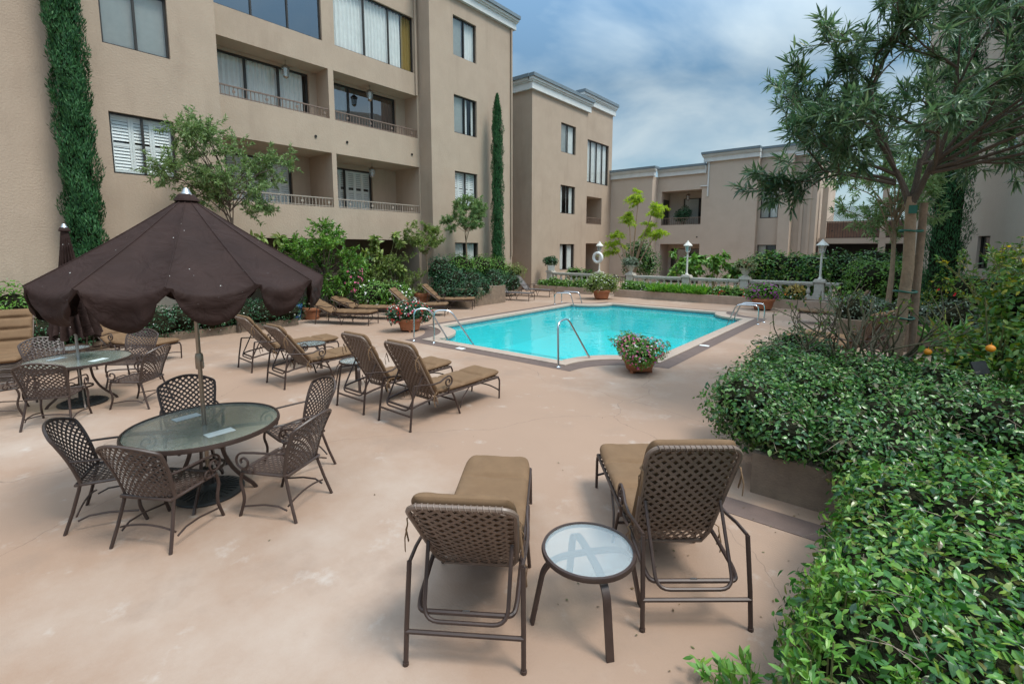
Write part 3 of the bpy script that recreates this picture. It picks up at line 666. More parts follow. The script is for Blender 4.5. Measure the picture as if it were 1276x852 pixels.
window(fN, 16.05, 17.56, 4.38, 6.0, A, kind='shutter'); window(fN, 16.0, 17.58, 1.0, 2.7, A, cov=[(.0, .46, 'curtain'), (.54, .95, 'curtain')])
for a0, a1, z in ((6.4, 10.31, 7.3), (10.53, 14.56, 7.3), (6.4, 10.33, 4.0), (10.52, 14.6, 4.0)): railing(fB, a0+.02, a1-.02, z, .36, A, 'rail' if z > 5 else 'railw', .13)
lantern(fB.p(8.9, 9.1, -.4), A); lantern(fB.p(12.4, 9.1, -.4), A); lantern(fB.p(12.6, 6.05, -.7), A)
for a in (9.7, 11.0, 14.2): vent(fB, a, 6.55, A)
mb = MB(); mb.tube([(-17.24, 14.5, 9.1), (-17.24, 14.5, 13.6)], .05, 8); mb.tube([(-16.44, 20.12, 2), (-16.44, 20.12, 13.5)], .05, 8); mb.build('downpipe', 'stucco', A)
settle(A)

# ---- three-storey block beyond it
C = thing('apartment_building', 'three storey tan stucco block with pale stepped cornice behind the cypress', 'building', (-20, 27, 0))
fC = Face((-17.0, 0), (0, 1), (1, 0)); fC2 = Face((-17.4, 0), (0, 1), (1, 0)); fS = Face((-17, 22.65), (1, 0), (0, -1))
mb = MB()
wall(mb, fC, 22.65, 28.8, 0, 11.3, [(25.62, 27.33, 8.35, 10.1, .1), (25.62, 27.33, 4.62, 6.36, .1), (25.62, 27.33, 1.05, 2.7, .1)])
wall(mb, fC2, 28.8, 33.0, 0, 12.0, [(29.25, 32.5, 6.95, 9.8, .12), (29.3, 31.6, 4.12, 6.0, 1.4), (29.3, 31.4, 0, 2.77, 1.5)])
wall(mb, fS, -10, 0, 0, 11.3, [])
Face.quad(fS, mb, [(-17.0, 28.8, 0), (-17.4, 28.8, 0), (-17.4, 28.8, 11.3), (-17.0, 28.8, 11.3)])
Face.quad(fS, mb, [(-17.4, 28.8, 11.3), (-26, 28.8, 11.3), (-26, 28.8, 12.0), (-17.4, 28.8, 12.0)])
gC = Face((-18.8, 0), (0, 1), (1, 0)); wall(mb, gC, 29.3, 31.6, 4.12, 6.0, [(29.5, 31.3, 4.14, 5.8, .1)])
gC0 = Face((-18.9, 0), (0, 1), (1, 0)); wall(mb, gC0, 29.3, 31.4, 0, 2.77, [(29.6, 31.2, .02, 2.5, .1)])
mb.build('wall', 'stucco', C, smooth=0)
mb = MB(); mb.bb(-27, -17.02, 22.7, 28.8, 11.25, 11.32); mb.bb(-27, -17.42, 28.8, 33, 11.95, 12.02); mb.build('roof', 'roof', C, smooth=0)
cornice(fC, 22.65, 28.8, 11.3, C, .75); cornice(fS, -10, -.02, 11.303, C, .744, o0=0, o1=.0); cornice(fC2, 28.8, 33.0, 12.0, C, .75)
for z0, z1, cv in ((8.35, 10.1, [(0, .5, 'blind'), (.5, 1, 'curtain')]), (4.62, 6.36, [(0, .3, 'curtain'), (.5, .62, 'curtain'), (.7, .95, 'curtain')]), (1.05, 2.7, [(0, .4, 'curtain'), (.62, .95, 'curtain')])): window(fC, 25.62, 27.33, z0, z1, C, cov=cv)
window(fC2, 29.25, 32.5, 6.95, 9.8, C, (.25, .5, .75), cov=[(0, 1, 'curtain')], fw=.07)
window(gC, 29.5, 31.3, 4.14, 5.8, C, glass='glass_dark', kind='none', name='sliding_door'); window(gC0, 29.6, 31.2, .02, 2.5, C, glass='glass_dark', kind='none', name='sliding_door')
railing(fC2, 29.32, 31.58, 4.12, .45, C); settle(C)

# ---- two-storey block across the end of the pool
D = thing('apartment_building', 'low two storey tan stucco block across the far end of the pool', 'building', (-11, 36, 0))
dl = Face((0, 33.0), (1, 0), (0, -1)); dm = Face((0, 34.0), (1, 0), (0, -1)); dr = Face((0, 34.6), (1, 0), (0, -1)); dq = Face((0, 34.9), (1, 0), (0, -1))
mb = MB()
wall(mb, dl, -17.4, -14.2, 0, 7.45, [])
Face.quad(dl, mb, [(-14.2, 33, 0), (-14.2, 34, 0), (-14.2, 34, 7.45), (-14.2, 33, 7.45)])
wall(mb, dm, -14.2, -10.85, 0, 7.45, [(-13.9, -11.1, 4.06, 6.42, 1.6), (-13.9, -11.1, 0, 2.73, 1.6)])
wall(mb, dm, -10.85, -7.65, 0, 8.15, [])
Face.quad(dm, mb, [(-10.85, 34, 7.45), (-10.85, 34, 8.15), (-10.85, 40, 8.15), (-10.85, 40, 7.45)])
Face.quad(dm, mb, [(-7.65, 34, 0), (-7.65, 34.6, 0), (-7.65, 34.6, 8.15), (-7.65, 34, 8.15)])
wall(mb, dr, -7.65, -6.4, 0, 8.15, [(-7.55, -6.52, 4.35, 6.2, .1), (-7.6, -6.5, 1.0, 2.65, .1)])
dr.box(mb, -6.4, -5.75, 0, 8.15, -.6, .5)
wall(mb, dq, -5.75, -4.5, 0, 8.15, [])
for a in (-5.35, -4.95): dq.box(mb, a, a+.16, 0, 8.14, -.2, .12)
Face.quad(dq, mb, [(-4.5, 34.9, 0), (-4.5, 44, 0), (-4.5, 44, 8.15), (-4.5, 34.9, 8.15)])
gm = Face((0, 35.6), (1, 0), (0, -1)); wall(mb, gm, -13.9, -11.1, 4.06, 6.42, [(-12.9, -11.15, 4.08, 6.0, .1)])
wall(mb, gm, -13.9, -11.1, 0, 2.73, [(-13.7, -11.3, .02, 2.4, .1)])
mb.build('wall', 'stucco2', D, smooth=0)
mb = MB(); mb.bb(-17.4, -10.86, 34.1, 44, 7.4, 7.46); mb.bb(-10.84, -4.52, 35, 44, 8.1, 8.16); mb.build('roof', 'roof', D, smooth=0)
cornice(dl, -17.4, -14.2, 7.45, D, .6, 0, .3); cornice(dm, -14.2, -10.85, 7.453, D, .594, 0, 0); cornice(dm, -10.85, -7.65, 8.15, D, .6, .3, .1); cornice(dr, -7.65, -4.5, 8.153, D, .594, 0, .3)
window(dr, -7.55, -6.52, 4.35, 6.2, D, cov=[(0, .48, 'blind'), (.52, 1, 'curtain')]); window(dr, -7.6, -6.5, 1.0, 2.65, D, cov=[(0, .45, 'blind')])
window(gm, -12.9, -11.15, 4.08, 6.0, D, cov=[(0, .62, 'blind')], mull=(.62,), name='sliding_door'); window(gm, -13.7, -11.3, .02, 2.4, D, glass='glass_dark', kind='none', name='sliding_door')
mb = MB(); fs = Face((-13.9, 0), (0, 1), (1, 0)); fs.box(mb, 34.3, 35.3, 4.1, 5.9, .0, .04); mb.build('door', 'frame', D, smooth=0)
railing(dm, -13.88, -11.12, 4.06, .5, D, 'rail', .14); lantern(dm.p(-12.3, 6.4, -.8), D)
for a in (-14.0, -11.3): vent(dm, a, 3.2, D)
mb = MB(); mb.tube([(-10.7, 33.94, 5.9), (-10.7, 33.94, 8.1)], .05, 6); mb.tube([(-11.2, 33.94, 6.6), (-10.7, 33.94, 6.6)], .045, 6); mb.build('downpipe', 'cornice', D)
settle(D)
# plant on that far balcony
shrub('potted_plant', 'bushy dark potted plant standing on the far balcony', 'plant', [(-12.45, 34.6, 4.9, .5, .4, .45), (-12.8, 34.6, 4.7, .3, .3, .4)], 700, 'dark', .16, .4, coref=.5, zmin=4.07)

# ---- raised walkway between the far block and the right building
E_ = thing('walkway_gallery', 'raised brown walkway with bar railing and dark space beneath beyond the lamp', 'walkway', (0, 37, 0))
mb = MB(); mb.bb(-4.4, 6, 36, 38.5, 2.72, 3.05)
for x in (-4.2, -1.2, 1.7, 4.4): mb.bb(x-.17, x+.17, 35.95, 36.3, 0, 2.72); mb.bb(x-.15, x+.15, 35.97, 36.27, 3.05, 6.2)
mb.bb(-4.4, 6, 38.6, 38.9, 0, 4.2); mb.build('wall', 'stucco2', E_, smooth=0)
mb = MB(); mb.bb(-4.4, 6, 38.45, 38.58, .01, 2.7); mb.build('shade_panel', 'unlit_dark', E_, smooth=0)  # near-black panel painted as the shade under the walkway
fE = Face((0, 36.0), (1, 0), (0, -1)); railing(fE, -4.3, 6, 3.05, 1.05, E_, 'frame', .14)
mb = MB(); mb.bb(-4.4, 6, 36.9, 36.94, 3.06, 4.05); mb.build('panel', 'brownwood', E_, smooth=0)
mb = MB()
for i in range(60):
    x = -4.4+i*.1
    mb.bar([(x, 38.75, 4.25), (x+.9, 38.75, 5.15)], .02, .02); mb.bar([(x+.9, 38.78, 4.25), (x, 38.78, 5.15)], .02, .02)
mb.build('lattice', 'frame', E_, smooth=0); settle(E_)
# ---- building on the right
F_ = thing('apartment_building', 'tan stucco building rising behind the cypress at right with narrow dark window', 'building', (4, 24, 0))
K = Vector((1.68, 23.3)); e1 = (Vector((2.94, 20.5))-K).normalized(); n1 = Vector((e1.y, -e1.x)); e2 = (Vector((.15, 26.2))-K).normalized(); n2 = Vector((-e2.y, e2.x))
if n1.dot(-K) < 0: n1 = -n1
if n2.dot(-K) < 0: n2 = -n2
f1 = Face(K, e1, n1); f2 = Face(K, e2, n2); mb = MB()
wall(mb, f1, 0, 9, 0, 14, [(.4, 1.0, 1.75, 2.85, .1), (.9, 1.7, 5.6, 7.0, .1), (.9, 1.7, 9.2, 10.6, .1)])
wall(mb, f2, 0, 3.4, 0, 14, [])
q = K+e2*3.4; Face.quad(f2, mb, [(q.x, q.y, 0), (q.x+4, q.y+14, 0), (q.x+4, q.y+14, 14), (q.x, q.y, 14)])
mb.build('wall', 'stucco2', F_, smooth=0)
window(f1, .4, 1.0, 1.75, 2.85, F_, mull=(), glass='glass_dark', kind='none'); window(f1, .9, 1.7, 5.6, 7.0, F_, glass='glass_dark', kind='none'); window(f1, .9, 1.7, 9.2, 10.6, F_, glass='glass_dark', kind='none')
mb = MB(); mb.add([(K.x, K.y, 14), (K.x+e1.x*9, K.y+e1.y*9, 14), (14, 34, 14), (q.x, q.y, 14)], [(0, 1, 2, 3)]); mb.build('roof', 'roof', F_, smooth=0)
settle(F_)

# ---------------------------------------------------------------- woven furniture
def lattice(mb, S, W, H, pitch, width, th=.004, off=.004, ang=45, step=None):
    """two diagonal families of flat straps woven over and under; S(a,b)->(point, normal), a in [-W/2,W/2], b in [0,H]"""
    c, s = math.cos(R(ang)), math.sin(R(ang)); step = step or pitch
    fam = [((c, s), (-s, c)), ((c, -s), (s, c))]
    for k in (0, 1):
        d, q = fam[k]; od, oq = fam[1-k]
        cs = [x*q[0]+y*q[1] for x in (-W/2, W/2) for y in (0, H)]
        for i in range(math.ceil(min(cs)/pitch), math.floor(max(cs)/pitch)+1):
            t0, t1 = -9, 9; o = (q[0]*i*pitch, q[1]*i*pitch)
            for ax, lo, hi in ((0, -W/2, W/2), (1, 0, H)):
                if abs(d[ax]) < 1e-9: continue
                u0, u1 = (lo-o[ax])/d[ax], (hi-o[ax])/d[ax]
                t0, t1 = max(t0, min(u0, u1)), min(t1, max(u0, u1))
            if t1-t0 < width: continue
            n = max(2, int((t1-t0)/step)); vs = []
            for j in range(n+1):
                t = t0+(t1-t0)*j/n; a, b = o[0]+d[0]*t, o[1]+d[1]*t
                z = off*math.cos(PI*((a*oq[0]+b*oq[1])/pitch+i))*(1 if k == 0 else -1)
                for sgn in (-1, 1):
                    aa = min(max(a+q[0]*width/2*sgn, -W/2), W/2); bb = min(max(b+q[1]*width/2*sgn, 0), H)
                    p, nn = S(aa, bb); vs += [p+nn*(z-th/2), p+nn*(z+th/2)]
            fs = []
            for j in range(n):
                e = 4*j
                fs += [(e+1, e+3, e+7, e+5), (e, e+4, e+6, e+2), (e, e+1, e+5, e+4), (e+2, e+6, e+7, e+3)]
            mb.add(vs, fs)
def arcpts(c, r0, r1, a0, a1, n, plane='xz', off=0):
    o = []
    for i in range(n+1):
        t = i/n; a = a0+(a1-a0)*t; r = r0+(r1-r0)*t
        o.append((c[0]+r*math.cos(a), off, c[1]+r*math.sin(a)))
    return o
def rounded(pts, r, n=5):
    """polyline with rounded corners"""
    P = [Vector(p) for p in pts]; o = [P[0]]
    for i in range(1, len(P)-1):
        a, b = (P[i-1]-P[i]), (P[i+1]-P[i]); k = min(r, a.length*.48, b.length*.48)
        p, q = P[i]+a.normalized()*k, P[i]+b.normalized()*k
        for j in range(n+1):
            t = j/n; o.append(p*(1-t)**2+P[i]*2*t*(1-t)+q*t*t)
    return o+[P[-1]]
def cushion(W, Ln, T, creases=(), dimples=(), edge=.075, nu=22, nv=84, seed=1, top=0):
    """puffy pad: x across (-W/2..W/2), y along (0..Ln), z up from 0; returns surface function for both faces"""
    rr = random.Random(seed); ph = [rr.uniform(0, 6) for _ in range(6)]
    def h(u, v):
        eu = min(1, (1-abs(u))*W/2/edge); ev = min(1, min(v, 1-v)*Ln/edge)
        k = math.sqrt(max(0, 1-(1-eu)**2))*math.sqrt(max(0, 1-(1-ev)**2))
        c = 1
        for cv, dep, wd in creases: c -= dep*math.exp(-((v-cv)*Ln/wd)**2)*(.55+.45*(1-abs(u)**3))
        for cu, cv, dep, wd in dimples: c -= dep*math.exp(-(((u-cu)*W/2)**2+((v-cv)*Ln)**2)/wd**2)
        return k, c*(1+.05*math.sin(5*u+ph[0]+4*v)+.04*math.sin(11*v+ph[1]+3*u)+.03*math.sin(17*u+9*v+ph[2]))
    def S(side):
        def f(i, j):
            u = math.copysign(1-(1-abs(2*i-1))**1.6, 2*i-1); v = j
            v = .5+math.copysign(.5*(1-(1-abs(2*v-1))**1.4), 2*v-1)
            k, c = h(u, v); cr = .04
            # round the plan corners
            x, y = u*W/2*(1-.14*abs(2*v-1)**9), v*Ln*1.0
            return (x, y, T*.5+side*T*.5*k*(max(.1, c) if side > 0 else 1))
        return f
    mb = MB(); mb.grid(S(1), nu, nv); g = MB(); g.grid(S(-1), nu, nv); mb.add(g.v, [f[::-1] for f in g.f])
    # piping line round the rim
    return mb
def xform(mb, fn): mb.v = [tuple(fn(Vector(v))) for v in mb.v]; return mb
def make_lounger(label, ang=60, group='brown cushioned chaise loungers', cushions=True, straps='strap', detail=True, seed=1, arms=True, thick=.088):
    t = thing('chaise_lounger', label, 'lounger', (0, 0, 0), 0, group)
    a = R(ang); hx, hz, Lb = .54, .31, .95; ca, sa = math.cos(a), math.sin(a)
    bp = lambda y, b, n=0: Vector((hx-ca*b+sa*n, y, hz+sa*b+ca*n))
    yw = .335
    for s in (-1, 1):
        mb = MB(); mb.tube([(0, s*.35, 0), (.03, s*.347, .25), (.09, s*.34, .60)], .0155, 7); mb.lathe([(.019, 0), (.019, .02), (.0, .021)], 8, (0, s*.35, 0)); mb.build('leg', 'metal', t)
        mb = MB(); mb.tube(rounded([(.80, s*.325, .36), (.88, s*.33, .2), (.94, s*.34, 0)], .1), .0145, 7); mb.build('leg', 'metal', t)
        mb = MB(); mb.tube(rounded([(1.86, s*.30, .35), (1.885, s*.305, .3), (1.87, s*.31, 0)], .05), .0145, 7); mb.build('leg', 'metal', t)
        if arms:
            mb = MB(); sc = [(p[0], s*yw, p[2]) for p in arcpts((.72, .535), .085, .018, PI*.5, -PI*2.3, 26)]
            mb.bar([(.085, s*yw, .605), (.25, s*(yw+.01), .59), (.42, s*(yw+.015), .56), (.55, s*(yw+.01), .565), (.65, s*yw, .60)]+sc, .012, .03, up=(0, 1, 0)) if False else mb.tube([(.085, s*yw, .605), (.25, s*(yw+.01), .59), (.42, s*(yw+.015), .56), (.55, s*(yw+.01), .565), (.65, s*yw, .60)]+sc, .0125, 6)
            mb.tube([(.72, s*yw, .45), (.73, s*.33, .36)], .0125, 6); mb.build('armrest', 'metal', t)
        mb = MB(); mb.tube([(.95, s*.335, .08), (1.02, s*.32, .22), (1.17, s*.31, .345)], .01, 6); mb.build('brace', 'metal', t)
    mb = MB(); mb.tube(rounded([(1.86, -.305, .355), (.52, -.305, .355), (.17, -.30, .31), (.085, -.285, .285), (.085, .285, .285), (.17, .30, .31), (.52, .305, .355), (1.86, .305, .355)], .07), .0155, 8)
    mb.tube([(1.86, -.305, .355), (1.86, .305, .355)], .0155, 8); mb.build('seat_frame', 'metal', t)
    mb = MB(); mb.tube([(.02, -.348, .20), (.02, .348, .20)], .0145, 7); mb.build('crossbar', 'metal', t); mb = MB(); mb.tube([(.87, -.33, .22), (.87, .33, .22)], .0125, 7); mb.build('crossbar', 'metal', t)
    mb = MB(); mb.tube([(1.878, s*.307, .13+.05*(1-(s)**2)) for s in [i/6-1 for i in range(13)]], .011, 6); mb.build('crossbar', 'metal', t)
    k0 = .47*Lb
    mb = MB(); p0, p1 = bp(-.262, k0, -.02), bp(.262, k0, -.02)
    mb.tube(rounded([p0, (.05, -.25, .25), (.05, .25, .25), p1], .09), .0125, 8); mb.build('kickstand', 'metal', t)
    if detail:
        mb = MB(); mb.bb(.078, .092, -.022, .022, .30, .3017); mb.build('sticker', 'alu', t)
    # backrest: wrapped frame and woven straps
    def wd(b):
        w = .545+.075*max(0, min(1, b/Lb)); r = .1
        if b > Lb-r: w -= 2*(r-math.sqrt(max(0, r*r-(b-(Lb-r))**2)))*.9
        if b < .07: w -= 2*(.07-math.sqrt(max(0, .07**2-(.07-b)**2)))*.5
        return w
    pts = []
    nb = 26
    bow = lambda y, b: -.03*(1-(2*y/.6)**2)*math.sin(PI*min(1, b/Lb*.9+.1))
    for i in range(nb+1):
        b = -.05+(Lb+.05)*math.sin(PI/2*i/nb); pts.append(bp(-wd(max(b, 0))/2, b))
    fr = pts+[bp(y, Lb) for y in (-.12, 0, .12)]+[Vector((p.x, -p.y, p.z)) for p in pts[::-1]]
    mb = MB(); mb.tube(fr, .0165, 8, closed=True)
    # strap wraps round the top tube
    for i in range(15):
        y = -.24+.48*i/14; c = bp(y, Lb); mb.tube([c+Vector((ca*q*.0, 0, 0))+Vector((0, .008*math.sin(q), 0))+Vector((math.cos(q)*.0175, 0, math.sin(q)*.0175)) for q in [j*2*PI/8 for j in range(8)]], .004, 4, closed=True)
    mb.build('backrest_frame', straps, t)
    def S(aa, b):
        f = wd(b)/.62; y = aa*f
        return bp(y, b-.02, bow(y, b)), Vector((sa, 0, ca))
    mb = MB(); lattice(mb, S, .60, Lb-.0, 0.054 if detail else .064, .0235 if detail else .03, .004, .004, 45, None); mb.build('backrest_weave', straps, t, smooth=0)
    def S2(aa, b): return Vector((hx+.02+b, aa, .362)), Vector((0, 0, 1))
    mb = MB(); lattice(mb, S2, .60, 1.30, .06, .03, .004, .004, 45); mb.build('seat_weave', straps, t, smooth=0)
    if cushions:
        mb = cushion(.61, 1.36, .095, creases=((.36, .9, .03), (.70, .8, .03)), dimples=((.0, .36, .35, .07), (-.5, .36, .12, .05), (.5, .36, .12, .05), (0, .70, .3, .07)), seed=seed)
        xform(mb, lambda v: Vector((hx+.02+v.y, -v.x, .368+v.z-.012*math.sin(v.y*3)))); mb.build('seat_cushion', 'cush', t, smooth=70)
        Lc = Lb-.005
        mb = cushion(.61, Lc, thick, creases=((.27, .85, .032), (.53, .85, .032), (.79, .8, .032)), dimples=((0, .27, .2, .07), (0, .53, .2, .07)), seed=seed+5)
        def fb(v):
            b = v.y+.012; n = v.z+.010
            return bp(-v.x, b, n)
        xform(mb, fb); mb.build('back_cushion', 'cush', t, smooth=70)
        for s in (-1, 1):
            for bb_ in (.80, .12):
                mb = MB(); p = bp(s*.305, bb_*Lb, .03); q = bp(s*.325, bb_*Lb, -.03)
                mb.bar([p, (p+q)/2+Vector((0, s*.02, 0)), q, q+Vector((-.02, s*.012, -.08)), q+Vector((.0, s*.018, -.17))], .004, .014, up=(1, 0, 0))
                mb.bar([q, q+Vector((.03, s*.02, -.05)), q+Vector((.05, s*.012, -.14))], .004, .012, up=(1, 0, 0))
                mb.build('tie_strap', 'cush', t)
    return t
def make_chair(label, group):
    """woven dining chair facing +x; origin on the floor under the rear legs' midpoint"""
    t = thing('dining_chair', label, 'chair', (0, 0, 0), 0, group)
    hb = .53
    def back(a, b):      # a across -.5..5, b 0..1
        w = .46+.12*b-.04*max(0, b-.75)*4*.5
        y = a*w; arch = (1-.16*(2*a)**2*b) if b > 0 else 1
        x = .06-.17*b-.05*b*b+.10*(2*a)**2*(.35+.65*b)
        return Vector((x, y, .41+hb*b*arch))
    def bn(a, b):
        e = .01; du = back(a+e, b)-back(a-e, b); dv = back(a, min(1, b+e))-back(a, max(0, b-e)); n = dv.cross(du); return n.normalized()
    def Sb(aa, bb_): return back(aa/.52, bb_/.53), bn(aa/.52, bb_/.53)
    def seat(a, b):
        w = .47+.07*b; return Vector((.06+.47*b, a*w, .41+.015*b-.025*math.sin(PI*b)*(1-(2*a)**2)))
    def Ss(aa, bb_): return seat(aa/.5, bb_/.47), Vector((0, 0, 1))
    mb = MB(); lattice(mb, Sb, .52, .53, .0395, .0165, .004, .0035, 45, .03); mb.build('backrest_weave', 'strap2', t, smooth=0)
    mb = MB(); lattice(mb, Ss, .50, .47, .0395, .0165, .004, .0035, 45, .04); mb.build('seat_weave', 'strap2', t, smooth=0)
    mb = MB(); e = [back(-.5, i/8) for i in range(9)]+[back(-.5+i/10, 1) for i in range(1, 10)]+[back(.5, 1-i/8) for i in range(9)]
    mb.tube(rounded(e, .03, 2), .0145, 7); mb.build('backrest_frame', 'strap2', t)
    mb = MB(); e = [seat(-.5, i/4) for i in range(5)]+[seat(.5, 1-i/4) for i in range(5)]
    mb.tube(rounded(e, .06, 3), .014, 7, closed=True); mb.build('seat_frame', 'strap2', t)
    for s in (-1, 1):
        b0 = back(s*.5, 0)
        mb = MB(); mb.tube([b0+Vector((0, 0, .04)), (b0.x-.02, s*.232, .36), (b0.x-.07, s*.252, .18), (b0.x-.13, s*.275, 0)], .0145, 7); mb.build('leg', 'metal', t)
        mb = MB(); f = seat(s*.5, 1)
        mb.tube(rounded([f+Vector((-.03, 0, .0)), (f.x+.0, s*.272, .33), (f.x-.045, s*.272, .18), (f.x+.015, s*.28, 0)], .12, 6), .0145, 7); mb.build('leg', 'metal', t)
        mb = MB(); h = back(s*.5, .46); sc = [(p[0], s*.285, p[2]) for p in arcpts((.47, .53), .085, .02, PI*.5, -PI*2.2, 26)]
        mb.tube([h, (h.x+.12, s*.275, h.z-.005), (.36, s*.283, .625)]+sc, .0105, 6)
        sc2 = [(p[0], s*.28, p[2]) for p in arcpts((.40, .455), .05, .015, -PI*.1, PI*2.1, 20)]; mb.tube(sc2, .008, 5)
        mb.build('armrest', 'metal', t)
        mb = MB(); mb.tube([(.06, s*.262, .10+.0), (.14, s*.27, .135), (.28, s*.272, .135), (.49, s*.276, .10)], .0085, 6); mb.build('stretcher', 'metal', t)
    mb = MB(); mb.tube([(.05, y*.258, .14+.04*(1-y*y)) for y in [i/6-1 for i in range(13)]], .0085, 6) ; mb.build('stretcher', 'metal', t)
    return t
def make_table(label):
    t = thing('dining_table', label, 'table', (0, 0, 0), 0, 'round glass patio tables')
    mb = MB(); mb.lathe([(.025, .706), (.655, .706), (.655, .714), (.025, .714), (.025, .706)], 64); mb.build('glass_top', 'tabglass', t)
    mb = MB(); mb.lathe([(.648, .683), (.675, .683), (.678, .70), (.672, .722), (.655, .7225), (.655, .715), (.648, .70), (.648, .683)], 72); mb.build('rim', 'metal', t)
    for k in range(4):
        a = k*PI/2+.6; c, s = math.cos(a), math.sin(a); prof = [(.64, .678), (.35, .672), (.17, .655), (.13, .58), (.15, .40), (.22, .24), (.32, .12), (.40, .05), (.43, 0)]
        mb = MB(); mb.bar(rounded([(r*c, r*s, z) for r, z in prof], .05, 2), .034, .02, up=(-s, c, 0)); mb.build('leg', 'metal', t)
    mb = MB(); mb.lathe([(.14, .27), (.155, .27), (.155, .295), (.14, .295), (.14, .27)], 24); mb.lathe([(.12, .64), (.15, .64), (.15, .665), (.12, .665), (.12, .64)], 24); mb.build('ring', 'metal', t)
    for a in (2.91, -.32):
        mb = MB(); mb.box((.36*math.cos(a), .36*math.sin(a), .7165), (.24, .12, .002), rz=a+PI/2); mb.build('plaque', 'plaque', t, smooth=0)
    return t
def umbrella_base(t):
    mb = MB(); mb.lathe([(.30, 0), (.315, .015), (.31, .03), (.27, .042), (.12, .06), (.075, .075), (.05, .10), (.045, .26), (.05, .27), (.03, .275), (.0, .275)], 40)
    for i in range(28):
        a = 2*PI*i/28; c, s = math.cos(a), math.sin(a); mb.bar([(.11*c, .11*s, .064), (.265*c, .265*s, .046)], .010, .010)
    mb.build('base', 'iron', t)
def finial(t, z):
    mb = MB(); mb.lathe([(.0, .06), (.018, .055), (.028, .04), (.04, .015), (.05, 0)][::-1], 12, (0, 0, z)); mb.build('finial', 'alu', t)
def open_umbrella(label, loc, rz):
    t = thing('patio_umbrella', label, 'umbrella', loc, rz); Rr, ZA, ZR = 1.165, 2.93, 2.16
    umbrella_base(t)
    mb = MB(); mb.tube([(0, 0, .2), (0, 0, 2.9)], .0195, 14); mb.build('pole', 'pole', t)
    mb = MB(); mb.lathe([(.02, 1.28), (.034, 1.28), (.036, 1.30), (.036, 1.40), (.03, 1.43), (.02, 1.43)], 14); mb.tube([(.03, 0, 1.36), (.08, 0, 1.36), (.085, 0, 1.31)], .008, 6); mb.build('crank', 'pole', t)
    rr = random.Random(3); drop = [rr.uniform(.9, 1.12) for _ in range(12)]; ph = [rr.uniform(-.5, .5) for _ in range(12)]
    NS, NT = 12*20, 48
    def S(i, j):
        th = 2*PI*i; k = th/(PI/6); kk = int(k) % 12; f = k-int(k); m = math.sin(PI*f); s = j
        # 0..0.7 roof, then the loose hem
        chord = 1-(1-math.cos(PI/12)/math.cos(PI/12-PI/6*f))*1.6
        sag = m**.8
        if s <= .70:
            q = s/.70; r = .05+(Rr-.05)*q; z = ZA-(ZA-ZR)*(.04+.96*q)-.02*math.sin(PI*q)
            r *= 1-(1-chord)*q; z -= .075*sag*q
            z += .010*math.sin(7*q+kk*2.1)*m*q
        else:
            q = (s-.70)/.30; d = (.012+.235*(m**.55)*drop[kk])*q
            r = Rr*chord+.015*math.sin(PI*q)*m-.035*q*q*(m**.5); z = ZR-.075*sag-d
            r += .022*math.cos(2*PI*(q*1.3+.15*math.sin(kk)))*m*q*(1-.4*q)
            r += .024*math.sin(3*PI*f+ph[kk])*q*m+.012*math.sin(9*PI*f+3*ph[kk])*q*(1-q*.5)
            th += (.5-f)*.09*q*(1-m)**2
        return (r*math.cos(th), r*math.sin(th), z)
    mb = MB(); mb.grid(S, NS, NT, closed_u=True); c = mb.build('canopy', 'umb', t, smooth=60)
    mb = MB(); mb.lathe([(.0, 2.955), (.06, 2.95), (.10, 2.905), (.105, 2.885), (.09, 2.885)][::-1], 16); mb.build('top_cap', 'umb', t); finial(t, 2.95)
    for k in range(12):
        a = k*PI/6; cc, ss = math.cos(a), math.sin(a)
        mb = MB(); mb.tube([(.04*cc, .04*ss, 2.84), (Rr*.5*cc, Rr*.5*ss, 2.84-(2.84-ZR)*.5-.012), ((Rr-.005)*cc, (Rr-.005)*ss, ZR-.012)], .008, 6); mb.tube([(.035*cc, .035*ss, 2.2), (.62*cc, .62*ss, 2.475)], .006, 5); mb.build('rib', 'pole', t)
        mb = MB(); mb.tube([((.05+(Rr-.05)*q)*cc, (.05+(Rr-.05)*q)*ss, ZA-(ZA-ZR)*(.04+.96*q)-.02*math.sin(PI*q)+.001) for q in [i/12 for i in range(13)]], .005, 5); mb.build('seam', 'umb', t)
    mb = MB(); mb.lathe([(.02, 2.16), (.045, 2.16), (.045, 2.24), (.02, 2.24)], 14); mb.build('hub', 'pole', t)
    return t
def closed_umbrella(label, loc):
    t = thing('patio_umbrella', label, 'umbrella', loc, 0); umbrella_base(t)
    mb = MB(); mb.tube([(0, 0, .2), (0, 0, 2.7)], .0195, 12); mb.build('pole', 'alu', t)
    def S(i, j):
        th = 2*PI*i; s = j; z = 2.72-1.62*s
        r = .045+.07*min(1, s*2.2)+.20*max(0, s-.35)**1.1*1.35
        r *= 1+(.22+.1*math.sin(th*2+1))*math.sin(16*th+2*math.sin(3*s))*min(1, s*3)
        if s > .93: z -= .05*math.sin(8*th)
        return (r*math.cos(th), r*math.sin(th), z)
    mb = MB(); mb.grid(S, 160, 40, closed_u=True); mb.build('canopy', 'umb', t, smooth=60)
    mb = MB(); mb.lathe([(0, 2.77), (.05, 2.76), (.075, 2.71), (.06, 2.70)][::-1], 14); mb.build('top_cap', 'umb', t); finial(t, 2.76); return t
